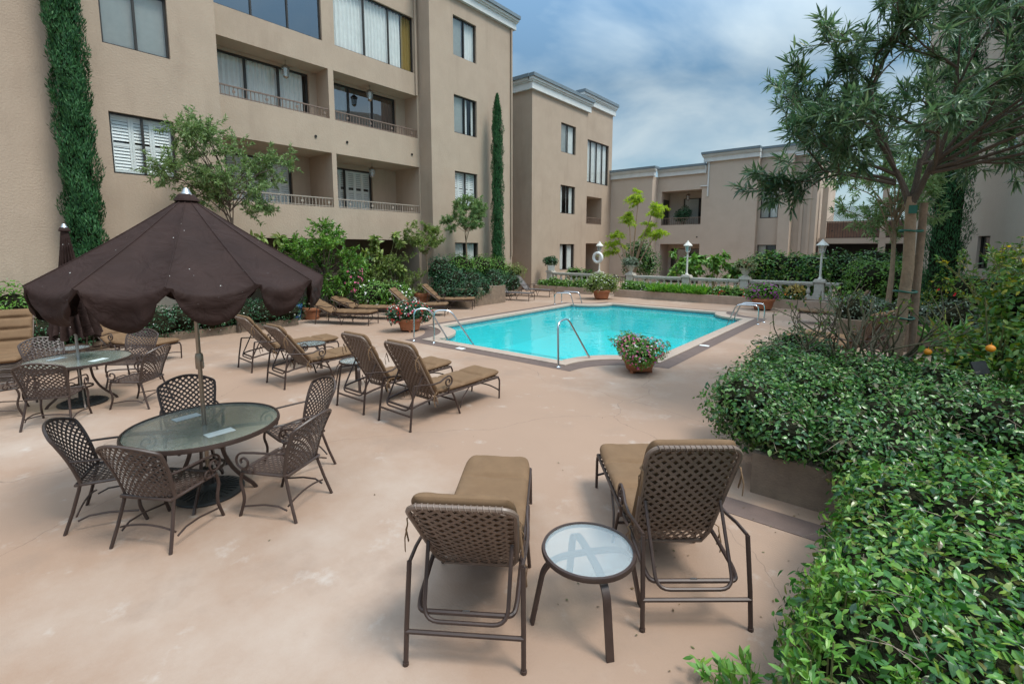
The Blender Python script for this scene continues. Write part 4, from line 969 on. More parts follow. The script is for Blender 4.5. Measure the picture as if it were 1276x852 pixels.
def make_side_table(label, rz=0):
    t = thing('side_table', label, 'side table', (0, 0, 0), 0, 'round glass side tables'); h = .47
    mb = MB(); mb.lathe([(0, h-.006), (.288, h-.006), (.288, h+.002), (0, h+.002)], 56); mb.build('glass_top', 'sideglass', t)
    mb = MB(); mb.lathe([(.284, h-.022), (.308, h-.022), (.312, h-.008), (.306, h+.009), (.288, h+.010), (.2885, h-.007), (.284, h-.008), (.284, h-.022)], 60); mb.build('rim', 'metal', t)
    for k in range(4):
        a = k*PI/2+R(51); c, s = math.cos(a), math.sin(a); prof = [(.0, h-.02), (.14, h-.022), (.24, h-.04), (.31, h-.10), (.345, .2), (.385, 0)]
        mb = MB(); mb.bar(rounded([(r*c, r*s, z) for r, z in prof], .06, 4), .04, .016, up=(-s, c, 0)) if False else mb.sweep(rounded([(r*c, r*s, z) for r, z in prof], .06, 4), [(-.009, -.023), (.009, -.023), (.009, .023), (-.009, .023)] if False else [(-.024, -.009), (.024, -.009), (.024, .009), (-.024, .009)])
        mb.build('leg', 'metal', t)
    return t

# ---- dining set with the open umbrella
T1 = Vector((-5.28, 1.64)); T2 = Vector((-9.98, 1.44))
tb = make_table('round glass patio table under the open brown umbrella'); tb.location = (T1.x, T1.y, 0); tb.rotation_euler = (0, 0, R(20))
tb2 = dup(tb, (T2.x, T2.y, 0), R(50), 'round glass patio table under the closed umbrella')
open_umbrella('large open brown umbrella with scalloped hem over the nearer dining table', (T1.x, T1.y, 0), R(4))
closed_umbrella('folded brown umbrella standing through the farther dining table', (T2.x, T2.y, 0))
ch = None
G1 = 'woven chairs round the table with the open umbrella'; G2 = 'woven chairs round the table with the closed umbrella'
for (x, y, fx, fy, lab, g) in (
    (-4.67, .95, -.52, .86, 'woven chair nearest the camera, its back turned, before the open umbrella table', G1),
    (-5.66, .72, .42, .91, 'woven chair with its back to the far left, beside the nearest chair', G1),
    (-6.42, 1.85, .95, -.22, 'woven chair on the far side of the umbrella pole, half hidden by the glass', G1),
    (-5.16, 2.78, -.08, -1, 'woven chair behind the right edge of the open umbrella table', G1),
    (-4.22, 2.15, -.9, -.45, 'woven chair at the right front of the open umbrella table, seat in view', G1),
    (-8.92, .90, -.86, .5, 'woven chair turned away in front of the closed umbrella table', G2),
    (-9.02, 2.20, -.75, -.65, 'woven chair seen side on at the right of the closed umbrella table', G2),
    (-10.88, 2.46, .67, -.74, 'woven chair facing us behind the right edge of the closed umbrella table', G2),
    (-11.18, 1.18, 1, .15, 'woven chair facing us behind the left edge of the closed umbrella table', G2),
    (-10.25, .28, .2, 1, 'woven chair cut off by the left picture edge at the closed umbrella table', G2)):
    rz = math.atan2(fy, fx)
    if ch is None: ch = make_chair(lab, g); ch.location = (x, y, 0); ch.rotation_euler = (0, 0, rz)
    else: dup(ch, (x, y, 0), rz, lab, g)
# ---- loungers
def place(o, x, y, rz): o.location = (x, y, 0); o.rotation_euler = (0, 0, R(rz)); return o
GL = 'brown cushioned chaise loungers'
l1 = place(make_lounger('chaise lounger nearest the camera, left of the small round side table', 50, GL, seed=2), -1.83, 1.80, 124.5)
l2 = place(make_lounger('steeply raised chaise lounger in the foreground, right of the small side table', 65, GL, seed=4), -.87, 2.95, 129.5)
st = make_side_table('round side table of rippled glass between the two nearest loungers'); st.location = (-1.49, 2.63, 0)
l3 = place(make_lounger('chaise lounger at the right end of the row of four, foot towards the pool', 61, GL, seed=8), -5.33, 3.95, 90)
l4 = dup(l3, (-6.40, 3.94, 0), R(91), 'chaise lounger second from the right in the row of four facing the pool')
l5 = place(make_lounger('chaise lounger third from the right in the row of four, beyond a glass table', 53, GL, seed=21), -8.57, 3.82, 89)
l6 = dup(l5, (-10.2, 3.96, 0), R(88), 'chaise lounger at the far left end of the row of four near the hedge')
dup(st, (-7.42, 4.75, 0), R(10), 'glass side table in the middle of the row of four loungers')
dup(st, (-9.5, 5.0, 0), R(40), 'glass side table between the two leftmost loungers of the row')
far = place(make_lounger('chaise lounger lying nearly flat in front of the terracotta pots and white flowers', 24, GL, detail=False, seed=11), -14.85, 8.25, 26)
dup(far, (-15.35, 9.35, 0), R(28), 'second nearly flat chaise lounger behind the one before the terracotta pots')
lf = place(make_lounger('chaise lounger with raised back beside the pot of red flowers', 42, GL, detail=False, seed=13), -14.45, 10.95, 36)
dup(lf, (-15.0, 12.95, 0), R(36), 'chaise lounger with raised back directly before the concrete corner planter')
lg = place(make_lounger('grey strap lounger without cushion at the far pool corner, nearer of two', 48, 'grey strap loungers at the far end', False, 'strapg', False, 15), -15.25, 17.5, 12)
dup(lg, (-15.55, 19.6, 0), R(12), 'grey strap lounger without cushion, farther of two at the far pool corner')
lr = place(make_lounger('chaise lounger behind the bare rose stems, its foot towards the pool', 58, GL, detail=False, seed=17), -.25, 12.1, 163)
dup(lr, (.0, 12.95, 0), R(163), 'chaise lounger half hidden behind the one by the rose stems')
dup(lr, (-.75, 18.4, 0), R(183), 'chaise lounger before the far planting, beyond the square concrete planter')
place(make_lounger('chaise lounger with tufted back at the left picture edge by the hedge', 62, GL, detail=False, seed=19, thick=.14), -14.35, 1.15, -14)
dup(lf, (-14.0, 2.45, 0), R(25), 'chaise lounger behind the folded umbrella, its back against the low hedge')
dup(st, (-12.75, 1.75, 0), R(10), 'round side table standing behind the folded umbrella')

# ---------------------------------------------------------------- pool rails
def rail_thing(name, label, cat, paths, r=.022, flanges=True):
    c = Vector(paths[0][0]); t = thing(name, label, cat, (c.x, c.y, 0))
    for p in paths:
        mb = MB(); mb.tube(rounded([Vector(q)-Vector((c.x, c.y, 0)) for q in p], .16, 7), r, 10); mb.build('rail', 'steel', t)
        if flanges:
            b = Vector(p[0])-Vector((c.x, c.y, 0)); mb = MB(); mb.lathe([(.055, .0), (.055, .012), (.03, .022), (.024, .03)], 14, (b.x, b.y, 0)); mb.build('flange', 'steel', t)
    return t
rail_thing('pool_ladder', 'pair of arched steel ladder rails at the near left pool corner', 'pool ladder',
           [[(-9.97, 8.10, 0), (-10.0, 8.15, .84), (-9.80, 8.50, .84), (-9.38, 9.0, -.3)], [(-9.36, 8.26, 0), (-9.40, 8.30, .84), (-9.1, 8.62, .84), (-8.55, 9.10, -.3)]])
rail_thing('pool_handrail', 'single tall bent steel handrail on the near pool edge beside the flower pot', 'handrail', [[(-5.41, 8.15, 0), (-5.50, 8.25, .92), (-5.55, 8.70, .95), (-5.2, 9.4, -.3)]])
rail_thing('pool_ladder', 'low curved steel grab rails by the far grey loungers', 'pool ladder', [[(-11.85, 17.5, 0), (-11.85, 17.5, .5), (-11.2, 17.75, .5), (-11.0, 17.8, -.2)], [(-11.95, 18.2, 0), (-11.95, 18.2, .5), (-11.2, 18.45, .5), (-11.0, 18.5, -.2)]])
rail_thing('pool_ladder', 'low curved steel grab rails on the right pool edge near purple flowers', 'pool ladder', [[(-3.55, 16.9, 0), (-3.55, 16.9, .62), (-4.2, 16.8, .62), (-4.5, 16.8, -.2)], [(-3.5, 17.5, 0), (-3.5, 17.5, .62), (-4.2, 17.4, .62), (-4.5, 17.4, -.2)]])

# ---------------------------------------------------------------- pots
def pot_mesh(t, r, h, m='terra', feet=True, name='pot'):
    mb = MB(); z = .05 if feet else 0
    mb.lathe([(r*.72, z), (r*.76, z+.01), (r*.90, z+h*.62), (r*.93, z+h*.68), (r*1.0, z+h*.72), (r*1.03, z+h*.80), (r*1.03, z+h*.95), (r*.98, z+h), (r*.90, z+h), (r*.86, z+h*.85), (0, z+h*.85)], 28)
    if feet:
        for k in range(3):
            a = k*2*PI/3+.5; mb.box((r*.62*math.cos(a), r*.62*math.sin(a), .026), (.1, .07, .052), rz=a)
    return mb.build(name, m, t)
def flower_pot(label, x, y, r, h, blobs, leaf, n, size, fl, cat='potted plant', m='terra', feet=True, name='flower_pot', fs=.045, group='terracotta flower pots'):
    t = thing(name, label, cat, (x, y, 0), random.uniform(0, 6), group); pot_mesh(t, r, h, m, feet)
    mb = MB(); mb.lathe([(0, h*.9+.04), (r*.9, h*.88+.03)], 16); mb.build('soil', 'soil', t)
    p, nr = shell(blobs, n, .45, h*.55); p += RNG.normal(size=p.shape)*.02
    leaf_mesh('foliage', p, nr+RNG.normal(size=p.shape)*.6+np.array([0, 0, .4]), size, .5, leaf, t, False, dirs=nr*.8+RNG.normal(size=p.shape)*.5)
    core('shade_core', blobs, t, .6, h*.6)
    for mm, k in fl:
        p, nr = shell(blobs, k, .08, h*.7); blossoms('flowers', p+nr*.025, nr, fs, mm, t)
    return t
flower_pot('terracotta bowl of pink and white flowers standing at the near pool corner', -3.98, 8.9, .33, .25, [(0, 0, .46, .50, .50, .24), (.36, .1, .38, .27, .27, .2), (-.36, -.05, .38, .27, .27, .2), (0, .2, .58, .32, .32, .18)], 'croton', 2600, .065, [('fl_pink', 300), ('fl_white', 60), ('fl_purple', 40)], fs=.05)
flower_pot('terracotta pot of red and white flowers by the left pool corner', -11.3, 9.05, .36, .34, [(0, 0, .62, .52, .52, .32), (.4, .1, .5, .28, .28, .25), (-.4, -.1, .5, .28, .28, .25)], 'dark', 2600, .075, [('fl_red', 220), ('fl_white', 150), ('fl_pink', 50)], fs=.06)
flower_pot('terracotta pot of white flowers at the far end of the pool before the gate', -11.25, 20.6, .42, .42, [(0, 0, .85, .72, .72, .45), (.5, 0, .65, .35, .35, .3), (-.5, 0, .65, .35, .35, .3)], 'yel', 2000, .1, [('fl_white', 120)], fs=.07)
flower_pot('terracotta pot of purple flowers by the right pool corner', -4.3, 21.1, .42, .42, [(0, 0, .78, .56, .56, .34), (.45, .1, .6, .28, .28, .25), (-.4, 0, .62, .28, .28, .25)], 'croton', 1300, .09, [('fl_purple', 170)], fs=.08)
flower_pot('plain terracotta pot with small green plant beside the blue pot', -15.85, 8.45, .30, .42, [(0, 0, .62, .3, .3, .22)], 'jas', 400, .08, [], feet=False)
flower_pot('glazed blue pot at the end of the low hedge', -16.15, 7.95, .30, .55, [(0, 0, .75, .3, .3, .22)], 'dark', 300, .08, [], m='blue', feet=False, group=None)
flower_pot('terracotta pot with leafy plant under the white flowering bush', -15.9, 10.6, .34, .45, [(0, 0, .75, .4, .4, .35)], 'croton', 500, .1, [], feet=False)
flower_pot('terracotta pot wedged between the yellow green shrub and dark corner hedge', -15.6, 13.2, .34, .6, [(0, 0, .8, .3, .3, .2)], 'yel', 200, .08, [], feet=False)

# ---------------------------------------------------------------- balustrade, lamps, gate, planting strip
def pier(label, x, y, h=1.16):
    t = thing('stone_pier', label, 'pier', (x, y, 0), 0, 'stone piers of the balustrade')
    mb = MB(); mb.bb(-.17, .17, -.17, .17, .58, h-.12); mb.build('shaft', 'stone', t, smooth=0)
    mb = MB(); mb.bb(-.22, .22, -.22, .22, h-.12, h-.05); mb.bb(-.19, .19, -.19, .19, h-.05, h); mb.build('capstone', 'stone', t, smooth=0)
    mb = MB(); mb.bb(-.20, .20, -.20, .20, 0, .58); mb.build('plinth', 'stone', t, smooth=0)
    mb = MB(); mb.bb(-.11, .11, -.182, -.17, .66, h-.2); mb.build('panel', 'stone', t, smooth=0); return t
YB = 23.4
pr = None
PX = [(-16.15, 'stone pier at the far left end of the balustrade carrying a potted bush'), (-12.95, 'stone pier left of the iron gate carrying a lamp'), (-11.1, 'stone pier right of the iron gate carrying an urn'),
      (-8.18, 'stone pier in the middle of the balustrade carrying a lamp'), (-5.56, 'stone pier carrying a pale urn of red green leaves'), (-2.7, 'stone pier at the right carrying a lamp beside the golden leaved bush')]
for x, lab in PX:
    if pr is None: pr = pier(lab, x, YB)
    else: dup(pr, (x, YB, 0), 0, lab)
def balustrade(label, x0, x1):
    t = thing('stone_balustrade', label, 'balustrade', (x0, YB, 0), 0, 'balustrade runs between the piers'); W = x1-x0
    mb = MB(); mb.bb(0, W, -.11, .11, .96, 1.04); mb.bb(0, W, -.08, .08, .90, .96); mb.build('rail', 'stone', t, smooth=0)
    mb = MB(); mb.bb(0, W, -.10, .10, .36, .44); mb.bb(0, W, -.12, .12, .0, .36); mb.build('plinth', 'stone', t, smooth=0)
    me = None; n = max(2, int(W/.34))
    for i in range(n):
        x = (i+.5)*W/n
        if me is None:
            mb = MB(); mb.lathe([(.075, 0), (.075, .05), (.04, .07), (.045, .1), (.085, .17), (.08, .24), (.04, .36), (.04, .40), (.07, .42), (.07, .458)], 12); ob = mb.build('baluster', 'stone', t); me = ob.data
        else: ob = bpy.data.objects.new('baluster', me); COL.objects.link(ob); ob.parent = t
        ob.location = (x, 0, .441)
xs = [p[0] for p in PX]
balustrade('stone balustrade run at left behind the white flower pot', xs[0]+.21, xs[1]-.21); balustrade('stone balustrade run just right of the iron gate', xs[2]+.21, xs[3]-.21)
balustrade('stone balustrade run between the middle lamp and the urn of red leaves', xs[3]+.21, xs[4]-.21); balustrade('stone balustrade run between the urn of red leaves and the right lamp', xs[4]+.21, xs[5]-.21); balustrade('stone balustrade run right of the right lamp ending in the hedge', xs[5]+.21, 1.2)
t = thing('garden_gate', 'black iron bar gate between two stone piers', 'gate', (xs[1]+.24, YB, 0)); W = xs[2]-xs[1]-.48
mb = MB(); mb.bb(0, .04, -.02, .02, .05, 1.05); mb.bb(W-.04, W, -.02, .02, .05, 1.05); mb.bb(.04, W-.04, -.015, .015, .12, .16); mb.bb(.04, W-.04, -.015, .015, .90, .94); mb.bb(W/2-.03, W/2+.03, -.02, .02, .05, 1.05); mb.build('gate_frame', 'iron', t, smooth=0)
mb = MB()
for i in range(1, 12):
    if i == 6: continue
    mb.tube([(i*W/12, 0, .16), (i*W/12, 0, .9)], .011, 5)
mb.build('bars', 'iron', t)
def lamp_post(label, x):
    t = thing('lamp_post', label, 'lamp', (x, YB, 1.16), 0, 'white lamp posts on the stone piers')
    mb = MB(); mb.lathe([(.10, 0), (.10, .05), (.06, .08), (.052, .12), (.045, 1.14), (.07, 1.16), (.07, 1.2), (.0, 1.2)], 14); mb.tube([(-.22, 0, .95), (.22, 0, .95)], .014, 6); mb.build('post', 'lamppaint', t)
    mb = MB()
    for k in range(6):
        a = k*PI/3; mb.tube([(.10*math.cos(a), .10*math.sin(a), 1.2), (.17*math.cos(a), .17*math.sin(a), 1.52)], .013, 5)
    mb.lathe([(.10, 1.19), (.115, 1.19), (.115, 1.225), (.0, 1.225)], 6); mb.build('lantern_cage', 'lamppaint', t)
    mb = MB(); mb.lathe([(.095, 1.225), (.158, 1.52)], 6); mb.build('lantern_glass', 'lamp', t, smooth=0)
    mb = MB(); mb.lathe([(.155, 1.515), (.255, 1.50), (.26, 1.53), (.06, 1.72), (.05, 1.75), (.0, 1.80)], 6); mb.build('hood', 'lamppaint', t, smooth=0); 
    t.scale = (.86, .86, .92); return t
lp = lamp_post('white lamp post left of the gate with life ring hung on it', xs[1]); dup(lp, (xs[3], YB, 1.16), 0, 'white lamp post on the middle pier of the balustrade'); dup(lp, (xs[5], YB, 1.16), 0, 'white lamp post at the right before the brown walkway')
mb = MB(); mb.tube([(  .25*math.cos(a), 0, .25*math.sin(a)) for a in [i*2*PI/32 for i in range(32)]], .078, 12, closed=True)
t = mb.build('life_ring', 'white', smooth=60); t.location = (xs[1]-.02, YB-.15, 1.93); tag(t, 'white life ring hanging on the lamp post left of the gate', 'life ring')
def urn(label, x, leaf, fl=None, r=.2, box=False):
    t = thing('urn_planter', label, 'urn', (x, YB, 1.16), 0, 'planted urns on the piers'); mb = MB()
    if box: mb.lathe([(.24, 0), (.26, .02), (.30, .26), (.32, .30), (.27, .30), (.25, .22), (0, .22)], 4)
    else: mb.lathe([(.16, 0), (.16, .04), (.09, .07), (.10, .1), (.22, .30), (.27, .36), (.27, .40), (.21, .40), (.18, .34), (0, .34)], 18)
    mb.build('urn', 'white' if box else 'stone', t, smooth=30)
    b = [(0, 0, .55, .38, .38, .26), (.2, 0, .5, .25, .25, .22), (-.22, 0, .52, .25, .25, .22)]; p, nr = shell(b, 600, .4, .3); leaf_mesh('foliage', p, nr+RNG.normal(size=p.shape)*.6, .11, .5, leaf, t, dirs=nr+RNG.normal(size=p.shape)*.5); core('shade_core', b, t, .6, .32)
urn('pale box planter with dark bush on the left end pier', xs[0], 'dark', box=True); urn('stone urn with trailing plant on the pier right of the gate', xs[2], 'grey'); urn('stone urn of red and green leaves on the pier left of the right lamp', xs[4], 'var')
# raised planting strips before the balustrade
def strip(label, x0, x1, y0, y1, h, m='conc2', nm='planter_wall'):
    t = thing(nm, label, 'planter', ((x0+x1)/2, (y0+y1)/2, 0)); a, b = (x1-x0)/2, (y1-y0)/2
    mb = MB(); w = .16; mb.bb(-a, a, -b, -b+w, 0, h); mb.bb(-a, a, b-w, b, 0, h); mb.bb(-a, -a+w, -b+w, b-w, 0, h); mb.bb(a-w, a, -b+w, b-w, 0, h); mb.build('wall', m, t, smooth=0)
    mb = MB(); mb.bb(-a+w, a-w, -b+w, b-w, 0, h-.06); mb.build('soil', 'soil', t, smooth=0); return t
strip('long tan stucco planter wall below the balustrade at the right of the gate', -11.35, 3.0, 22.1, 23.08, .37)
strip('short tan stucco planter wall below the balustrade at the left of the gate', -16.6, -12.7, 22.3, 23.08, .33)
def row(x0, x1, y, z, n, r, jit=.15):
    o = []
    for i in range(n):
        x = x0+(x1-x0)*(i+.5)/n; o.append((x+random.uniform(-jit, jit)*.5, y+random.uniform(-.08, .08), z+random.uniform(-.05, .08), r*random.uniform(.85, 1.2), r*.85, r*random.uniform(.75, 1.05)))
    return o
shrub('flower_bed', 'low leafy bed in the strip left of the gate', 'flower bed', row(-16.3, -12.9, 22.65, .44, 9, .29), 2600, 'croton', .12, .4, zmin=.29, flowers=[('fl_white', 50, .06)])
# strap-leaved clumps right of the gate
def strappy(label, x0, x1, y, z, n, ln, leaf, group=None):
    t = thing('strappy_plants', label, 'plants', ((x0+x1)/2, y, z)); W = (x1-x0)/2
    p = np.stack([RNG.uniform(-W, W, n), RNG.uniform(-.3, .25, n), np.full(n, .0)], 1); d = RNG.normal(size=(n, 3))*np.array([.6, .6, .1])+np.array([0, 0, .8])
    nn = np.cross(d, RNG.normal(size=(n, 3))); leaf_mesh('foliage', p, nn, ln, .13, leaf, t, True, droop=.35, dirs=d); return t
shrub('flower_bed', 'leafy white flowered bed right of the gate', 'flower bed', row(-11.1, -9.3, 22.55, .46, 5, .32), 1900, 'croton', .12, .4, zmin=.33, flowers=[('fl_white', 60, .06)])
strappy('bright strap leaved plants filling the strip below the middle lamp', -9.5, -6.9, 22.45, .32, 1700, .46, 'fern')
shrub('flower_bed', 'low green bed with red flowers below the urn', 'flower bed', row(-6.9, -4.9, 22.55, .46, 6, .31), 1800, 'croton', .11, .45, zmin=.33, flowers=[('fl_red', 40, .09), ('fl_white', 20, .07)])
shrub('flower_bed', 'white and green bed behind the purple flower pot', 'flower bed', row(-4.9, -3.2, 22.55, .50, 5, .34), 1700, 'jas', .11, .45, zmin=.33, flowers=[('fl_white', 50, .09), ('fl_orange', 20, .1)])
shrub('garden_shrub', 'small golden orange leaved bush left of the right lamp pier', 'bush', [(-3.4, 22.5, .66, .36, .32, .32)], 500, 'gold', .1, .5, zmin=.33)
# hedges and bushes behind the balustrade
shrub('leafy_hedge', 'tall mixed green hedge behind the balustrade between urn and right lamp', 'hedge', row(-5.6, -2.9, 25.6, 1.5, 4, .85)+row(-5.4, -3.0, 25.4, .9, 4, .8), 4200, 'hedge', .16, .45)
shrub('leafy_hedge', 'green bushes behind the right lamp below the walkway', 'hedge', row(-2.9, .9, 26.5, 1.4, 5, 1.0), 4200, 'jas', .16, .45)
shrub('leafy_hedge', 'bright green rounded bush between right lamp and tree trunk', 'hedge', [(-.9, 22.8, 1.15, .95, .9, .95), (-.2, 22.6, 1.0, .8, .8, .8), (-1.5, 22.9, .7, .7, .6, .6), (.3, 22.4, .9, .8, .7, .8)], 3800, 'croton', .12, .45, zmin=.1)
def big_leaf(label, x, y, z0, h, r, n, leaf, size, cat='bush'):
    """open plant of drooping palmate clusters on thin stems"""
    t = thing('garden_shrub', label, cat, (x, y, z0)); mb = MB(); tips = []
    for i in range(n):
        a = random.uniform(0, 2*PI); q = r*math.sqrt(random.random()); hh = h*random.uniform(.45, 1)
        p = Vector((q*math.cos(a), q*math.sin(a), hh)); mb.tube([(0, 0, 0), (p.x*.4, p.y*.4, hh*.55), p], .018, 5, r1=.008)
        for k in range(3): tips.append((p+Vector((random.gauss(0, .08), random.gauss(0, .08), random.gauss(0, .05))), Vector((math.cos(a), math.sin(a), random.uniform(-.3, .6))).normalized()))
    mb.build('stem', 'greentwig', t); spray(tips, 14, .12, leaf, size, .45, t, 'foliage', .8, True, .45, .25); return t
big_leaf('light green broad leaved bush before the dark doorway behind the middle lamp', -8.9, 25.4, 0, 2.4, .75, 14, 'croton', .3)
big_leaf('light green broad leaved bush just right of the middle lamp', -7.6, 25.6, 0, 2.1, .7, 12, 'croton', .3)
big_leaf('mid green broad leaved bush below the blank wall behind the balustrade', -6.9, 27.2, 0, 1.9, .7, 12, 'hedge', .3)
shrub('garden_shrub', 'small dark tree like bush behind the gate pier', 'bush', [(-11.9, 26.0, 2.1, .8, .8, .9), (-11.4, 26.2, 1.5, .7, .7, .8), (-12.3, 26.1, 1.4, .6, .6, .7)], 2400, 'jas', .15, .42, coref=.5, depth=.6)
shrub('garden_shrub', 'low fern bush under the ground floor window left of the life ring', 'bush', [(-15.1, 24.4, .95, .6, .4, .4), (-14.3, 24.5, .8, .5, .4, .4)], 700, 'hedge', .16, .35)

# lime-leaved young tree beside the life ring
def tree(name, label, loc, build, cat='tree'):
    t = thing(name, label, cat, loc); build(t); return t
def lime(t):
    mb = MB(); tips = []
    for (dx, dy, h, k) in ((.25, .1, 5.3, 5), (-.35, .2, 4.2, 4), (1.25, -.1, 4.6, 5), (-.9, -.1, 3.2, 4), (.8, .3, 3.6, 4), (1.45, .1, 3.4, 4), (-1.2, .1, 2.6, 3)):
        pts = [Vector((0, 0, 0)), Vector((dx*.12, dy*.1, h*.35)), Vector((dx*.55, dy*.6, h*.7)), Vector((dx, dy, h))]; mb.tube(rounded(pts, .6, 4), .055, 6, r1=.018)
        for i in range(k*2):
            a = random.uniform(0, 2*PI); d = Vector((math.cos(a), math.sin(a)*.8, random.uniform(-.35, .35))).normalized(); p = pts[-1]+Vector((0, 0, random.uniform(-.45, .15)))
            e = p+d*random.uniform(.45, .85)-Vector((0, 0, .12)); mb.tube([p, (p+e)/2+Vector((0, 0, .06)), e], .012, 4, r1=.006)
            for q in range(4): tips.append((p.lerp(e, .35+.65*q/3), (d+Vector((0, 0, -.35))).normalized()))
    mb.build('trunk', 'bark', t); spray(tips, 22, .5, 'lime', .18, .2, t, 'crown', .9, False, .35, .4)
tree('young_tree', 'slender lime green feathery tree behind the lamp with the life ring', (-11.75, 24.9, 0), lime)

# ---------------------------------------------------------------- left side planting
def hedge_run(label, x0, x1, y0, y1, zt, n, leaf, size, nl, name='low_hedge', fl=None, wall=True, wlab=None, **k):
    bl = []
    for i in range(n):
        y = y0+(y1-y0)*(i+.5)/n
        for xx in ((x0*.7+x1*.3), (x0*.3+x1*.7)): bl.append((xx+random.uniform(-.05, .05), y, zt*.55+random.uniform(-.04, .05), (x1-x0)*.42, (y1-y0)/n*.85, zt*.48))
    return shrub(name, label, 'hedge', bl, nl, leaf, size, .5, zmin=.1, flowers=fl, **k)
hedge_run('low dark hedge speckled with white blossom behind the dining sets', -16.2, -14.75, -3.5, 7.6, .86, 16, 'dark', .065, 14000, fl=[('fl_white', 520, .035)])
strip('low dark curb wall under the white speckled hedge', -16.1, -14.95, -3.6, 7.5, .22, 'conc')
shrub('garden_shrub', 'loose yellow green shrub rising behind the hedge at the left edge', 'bush', [(-16.0, .2, 1.25, .42, .9, .75), (-16.05, -1.2, 1.4, .4, .9, .8), (-15.95, 1.3, 1.05, .4, .7, .6), (-16.0, -.4, 1.7, .3, .5, .45)], 4200, 'croton', .09, .45, depth=.5, coref=.55)
LATE_BUSH = (-16.0, 9.1, 0)
big_leaf('broad palmate leaved plant against the dark arcade under the balconies', -16.3, 11.7, 0, 3.0, .9, 18, 'yel', .26, 'plant')
big_leaf('palmate leaved plant peeking over the umbrella beside the dark arcade', -16.6, 7.5, 0, 3.0, .7, 11, 'yel', .26, 'plant')
shrub('flowering_bush', 'low bush covered in white flower heads behind the flat loungers', 'bush', [(-15.5, 10.6, .75, .5, .75, .55), (-15.3, 11.6, .65, .5, .7, .5)], 2300, 'croton', .10, .5, zmin=.05, flowers=[('fl_white', 60, .085)])
shrub('flowering_bush', 'thin bush with pink blossoms between the tall green and yellow shrubs', 'bush', [(-15.6, 9.9, 1.45, .35, .4, .6)], 700, 'hedge', .09, .45, depth=.8, coref=.3, flowers=[('fl_pink', 34, .10)])
# corner planter with dark shrubs
def corner_planter():
    t = thing('concrete_planter', 'rounded tan concrete corner planter under dark shrubs by the pool', 'planter', (-15.1, 15.4, 0))
    pts = []
    for (cx, cy, a0) in ((.75, -1.0, -90), (.75, 1.1, 0)):
        for i in range(9): a = R(a0+90*i/8); pts.append((cx+.4*math.cos(a), cy+.4*math.sin(a)))
    pts += [(-1.3, 1.5), (-1.3, -1.4)]; mb = MB(); mb.prism(pts, 0, .78); mb.build('wall', 'conc', t, smooth=40)
corner_planter()
shrub('dark_shrub', 'dense dark green shrub spilling over the concrete corner planter', 'bush', [(-15.1, 14.2, 1.05, .85, .8, .65), (-14.7, 15.1, 1.0, .75, .8, .55), (-14.25, 14.5, .62, .55, .7, .5), (-14.2, 15.3, .72, .45, .5, .42), (-14.9, 13.7, .6, .6, .5, .5), (-15.3, 14.0, 1.5, .65, .7, .6)], 5200, 'dark', .085, .5, flowers=[('fl_white', 60, .03)])
shrub('dark_shrub', 'dark speckled shrub hanging over the far corner of the concrete planter', 'bush', [(-14.5, 16.4, .75, .55, .6, .6), (-14.9, 16.9, .95, .6, .6, .6), (-15.3, 17.8, .8, .5, .7, .55), (-15.6, 19.0, .7, .5, .7, .55)], 3400, 'dark', .085, .5)
shrub('garden_shrub', 'light green shrub hedge under the round small tree and ground floor window', 'bush', [(-15.6, 15.4, 1.6, .6, .9, .6), (-15.6, 16.7, 1.55, .6, .8, .6), (-15.6, 17.8, 1.5, .6, .7, .55)], 4200, 'croton', .085, .45)
shrub('garden_shrub', 'sparse yellow olive bush beside the end of the tall cypress', 'bush', [(-16.0, 19.3, 1.25, .5, .7, .55), (-16.2, 20.3, 1.2, .5, .6, .5)], 1300, 'yel', .09, .35, depth=.7, coref=.45)
# cypresses
def cypress(label, x, y, z0, z1, r, n):
    t = thing('cypress_tree', label, 'tree', (x, y, 0)); H = z1-z0
    u = RNG.uniform(0, 1, n); z = z0+H*u; k = np.clip((1-u)/.16, 0, 1)**.55*(.82+.18*np.clip(u/.12, 0, 1))
    k *= 1-.24*u
    a = RNG.uniform(0, 2*PI, n); lum = 1+.13*np.sin(3*a+z*2.3)+.11*np.sin(5*a-z*4)+.12*np.sin(z*7+2*a)
    rr = r*k*lum*(1-.35*RNG.uniform(0, 1, n)**2)
    p = np.stack([rr*np.cos(a), rr*np.sin(a), z], 1); rad = np.stack([np.cos(a), np.sin(a), np.zeros(n)], 1)
    d = np.array([0, 0, 1.0])+rad*.30+RNG.normal(size=p.shape)*.25; nn = rad+RNG.normal(size=p.shape)*.45
    leaf_mesh('crown', p, nn, .11, .24, 'cyp', t, False, droop=0, dirs=d)
    mb = MB(); mb.lathe([(r*.6*min(1, (1-i/14)/.16)**.55*(1-.18*i/14)+.005, z0+H*i/14) for i in range(15)], 12); mb.build('shaded_boughs', 'core', t)  # dark core painted as the shade between the boughs
    mb = MB(); mb.tube([(0, 0, 0), (0, 0, z0+.6)], .10, 8); mb.build('trunk', 'barkd', t)
cypress('thick tall cypress against the left building above the closed umbrella', -15.95, 2.70, .4, 12.5, .385, 42000)
cypress('slim cypress spire beside the corner windows of the tall block', -15.85, 18.3, .5, 9.75, .31, 20000)
cypress('dark cypress behind the staked tree at the right', .95, 21.6, .3, 10.5, .62, 22000)
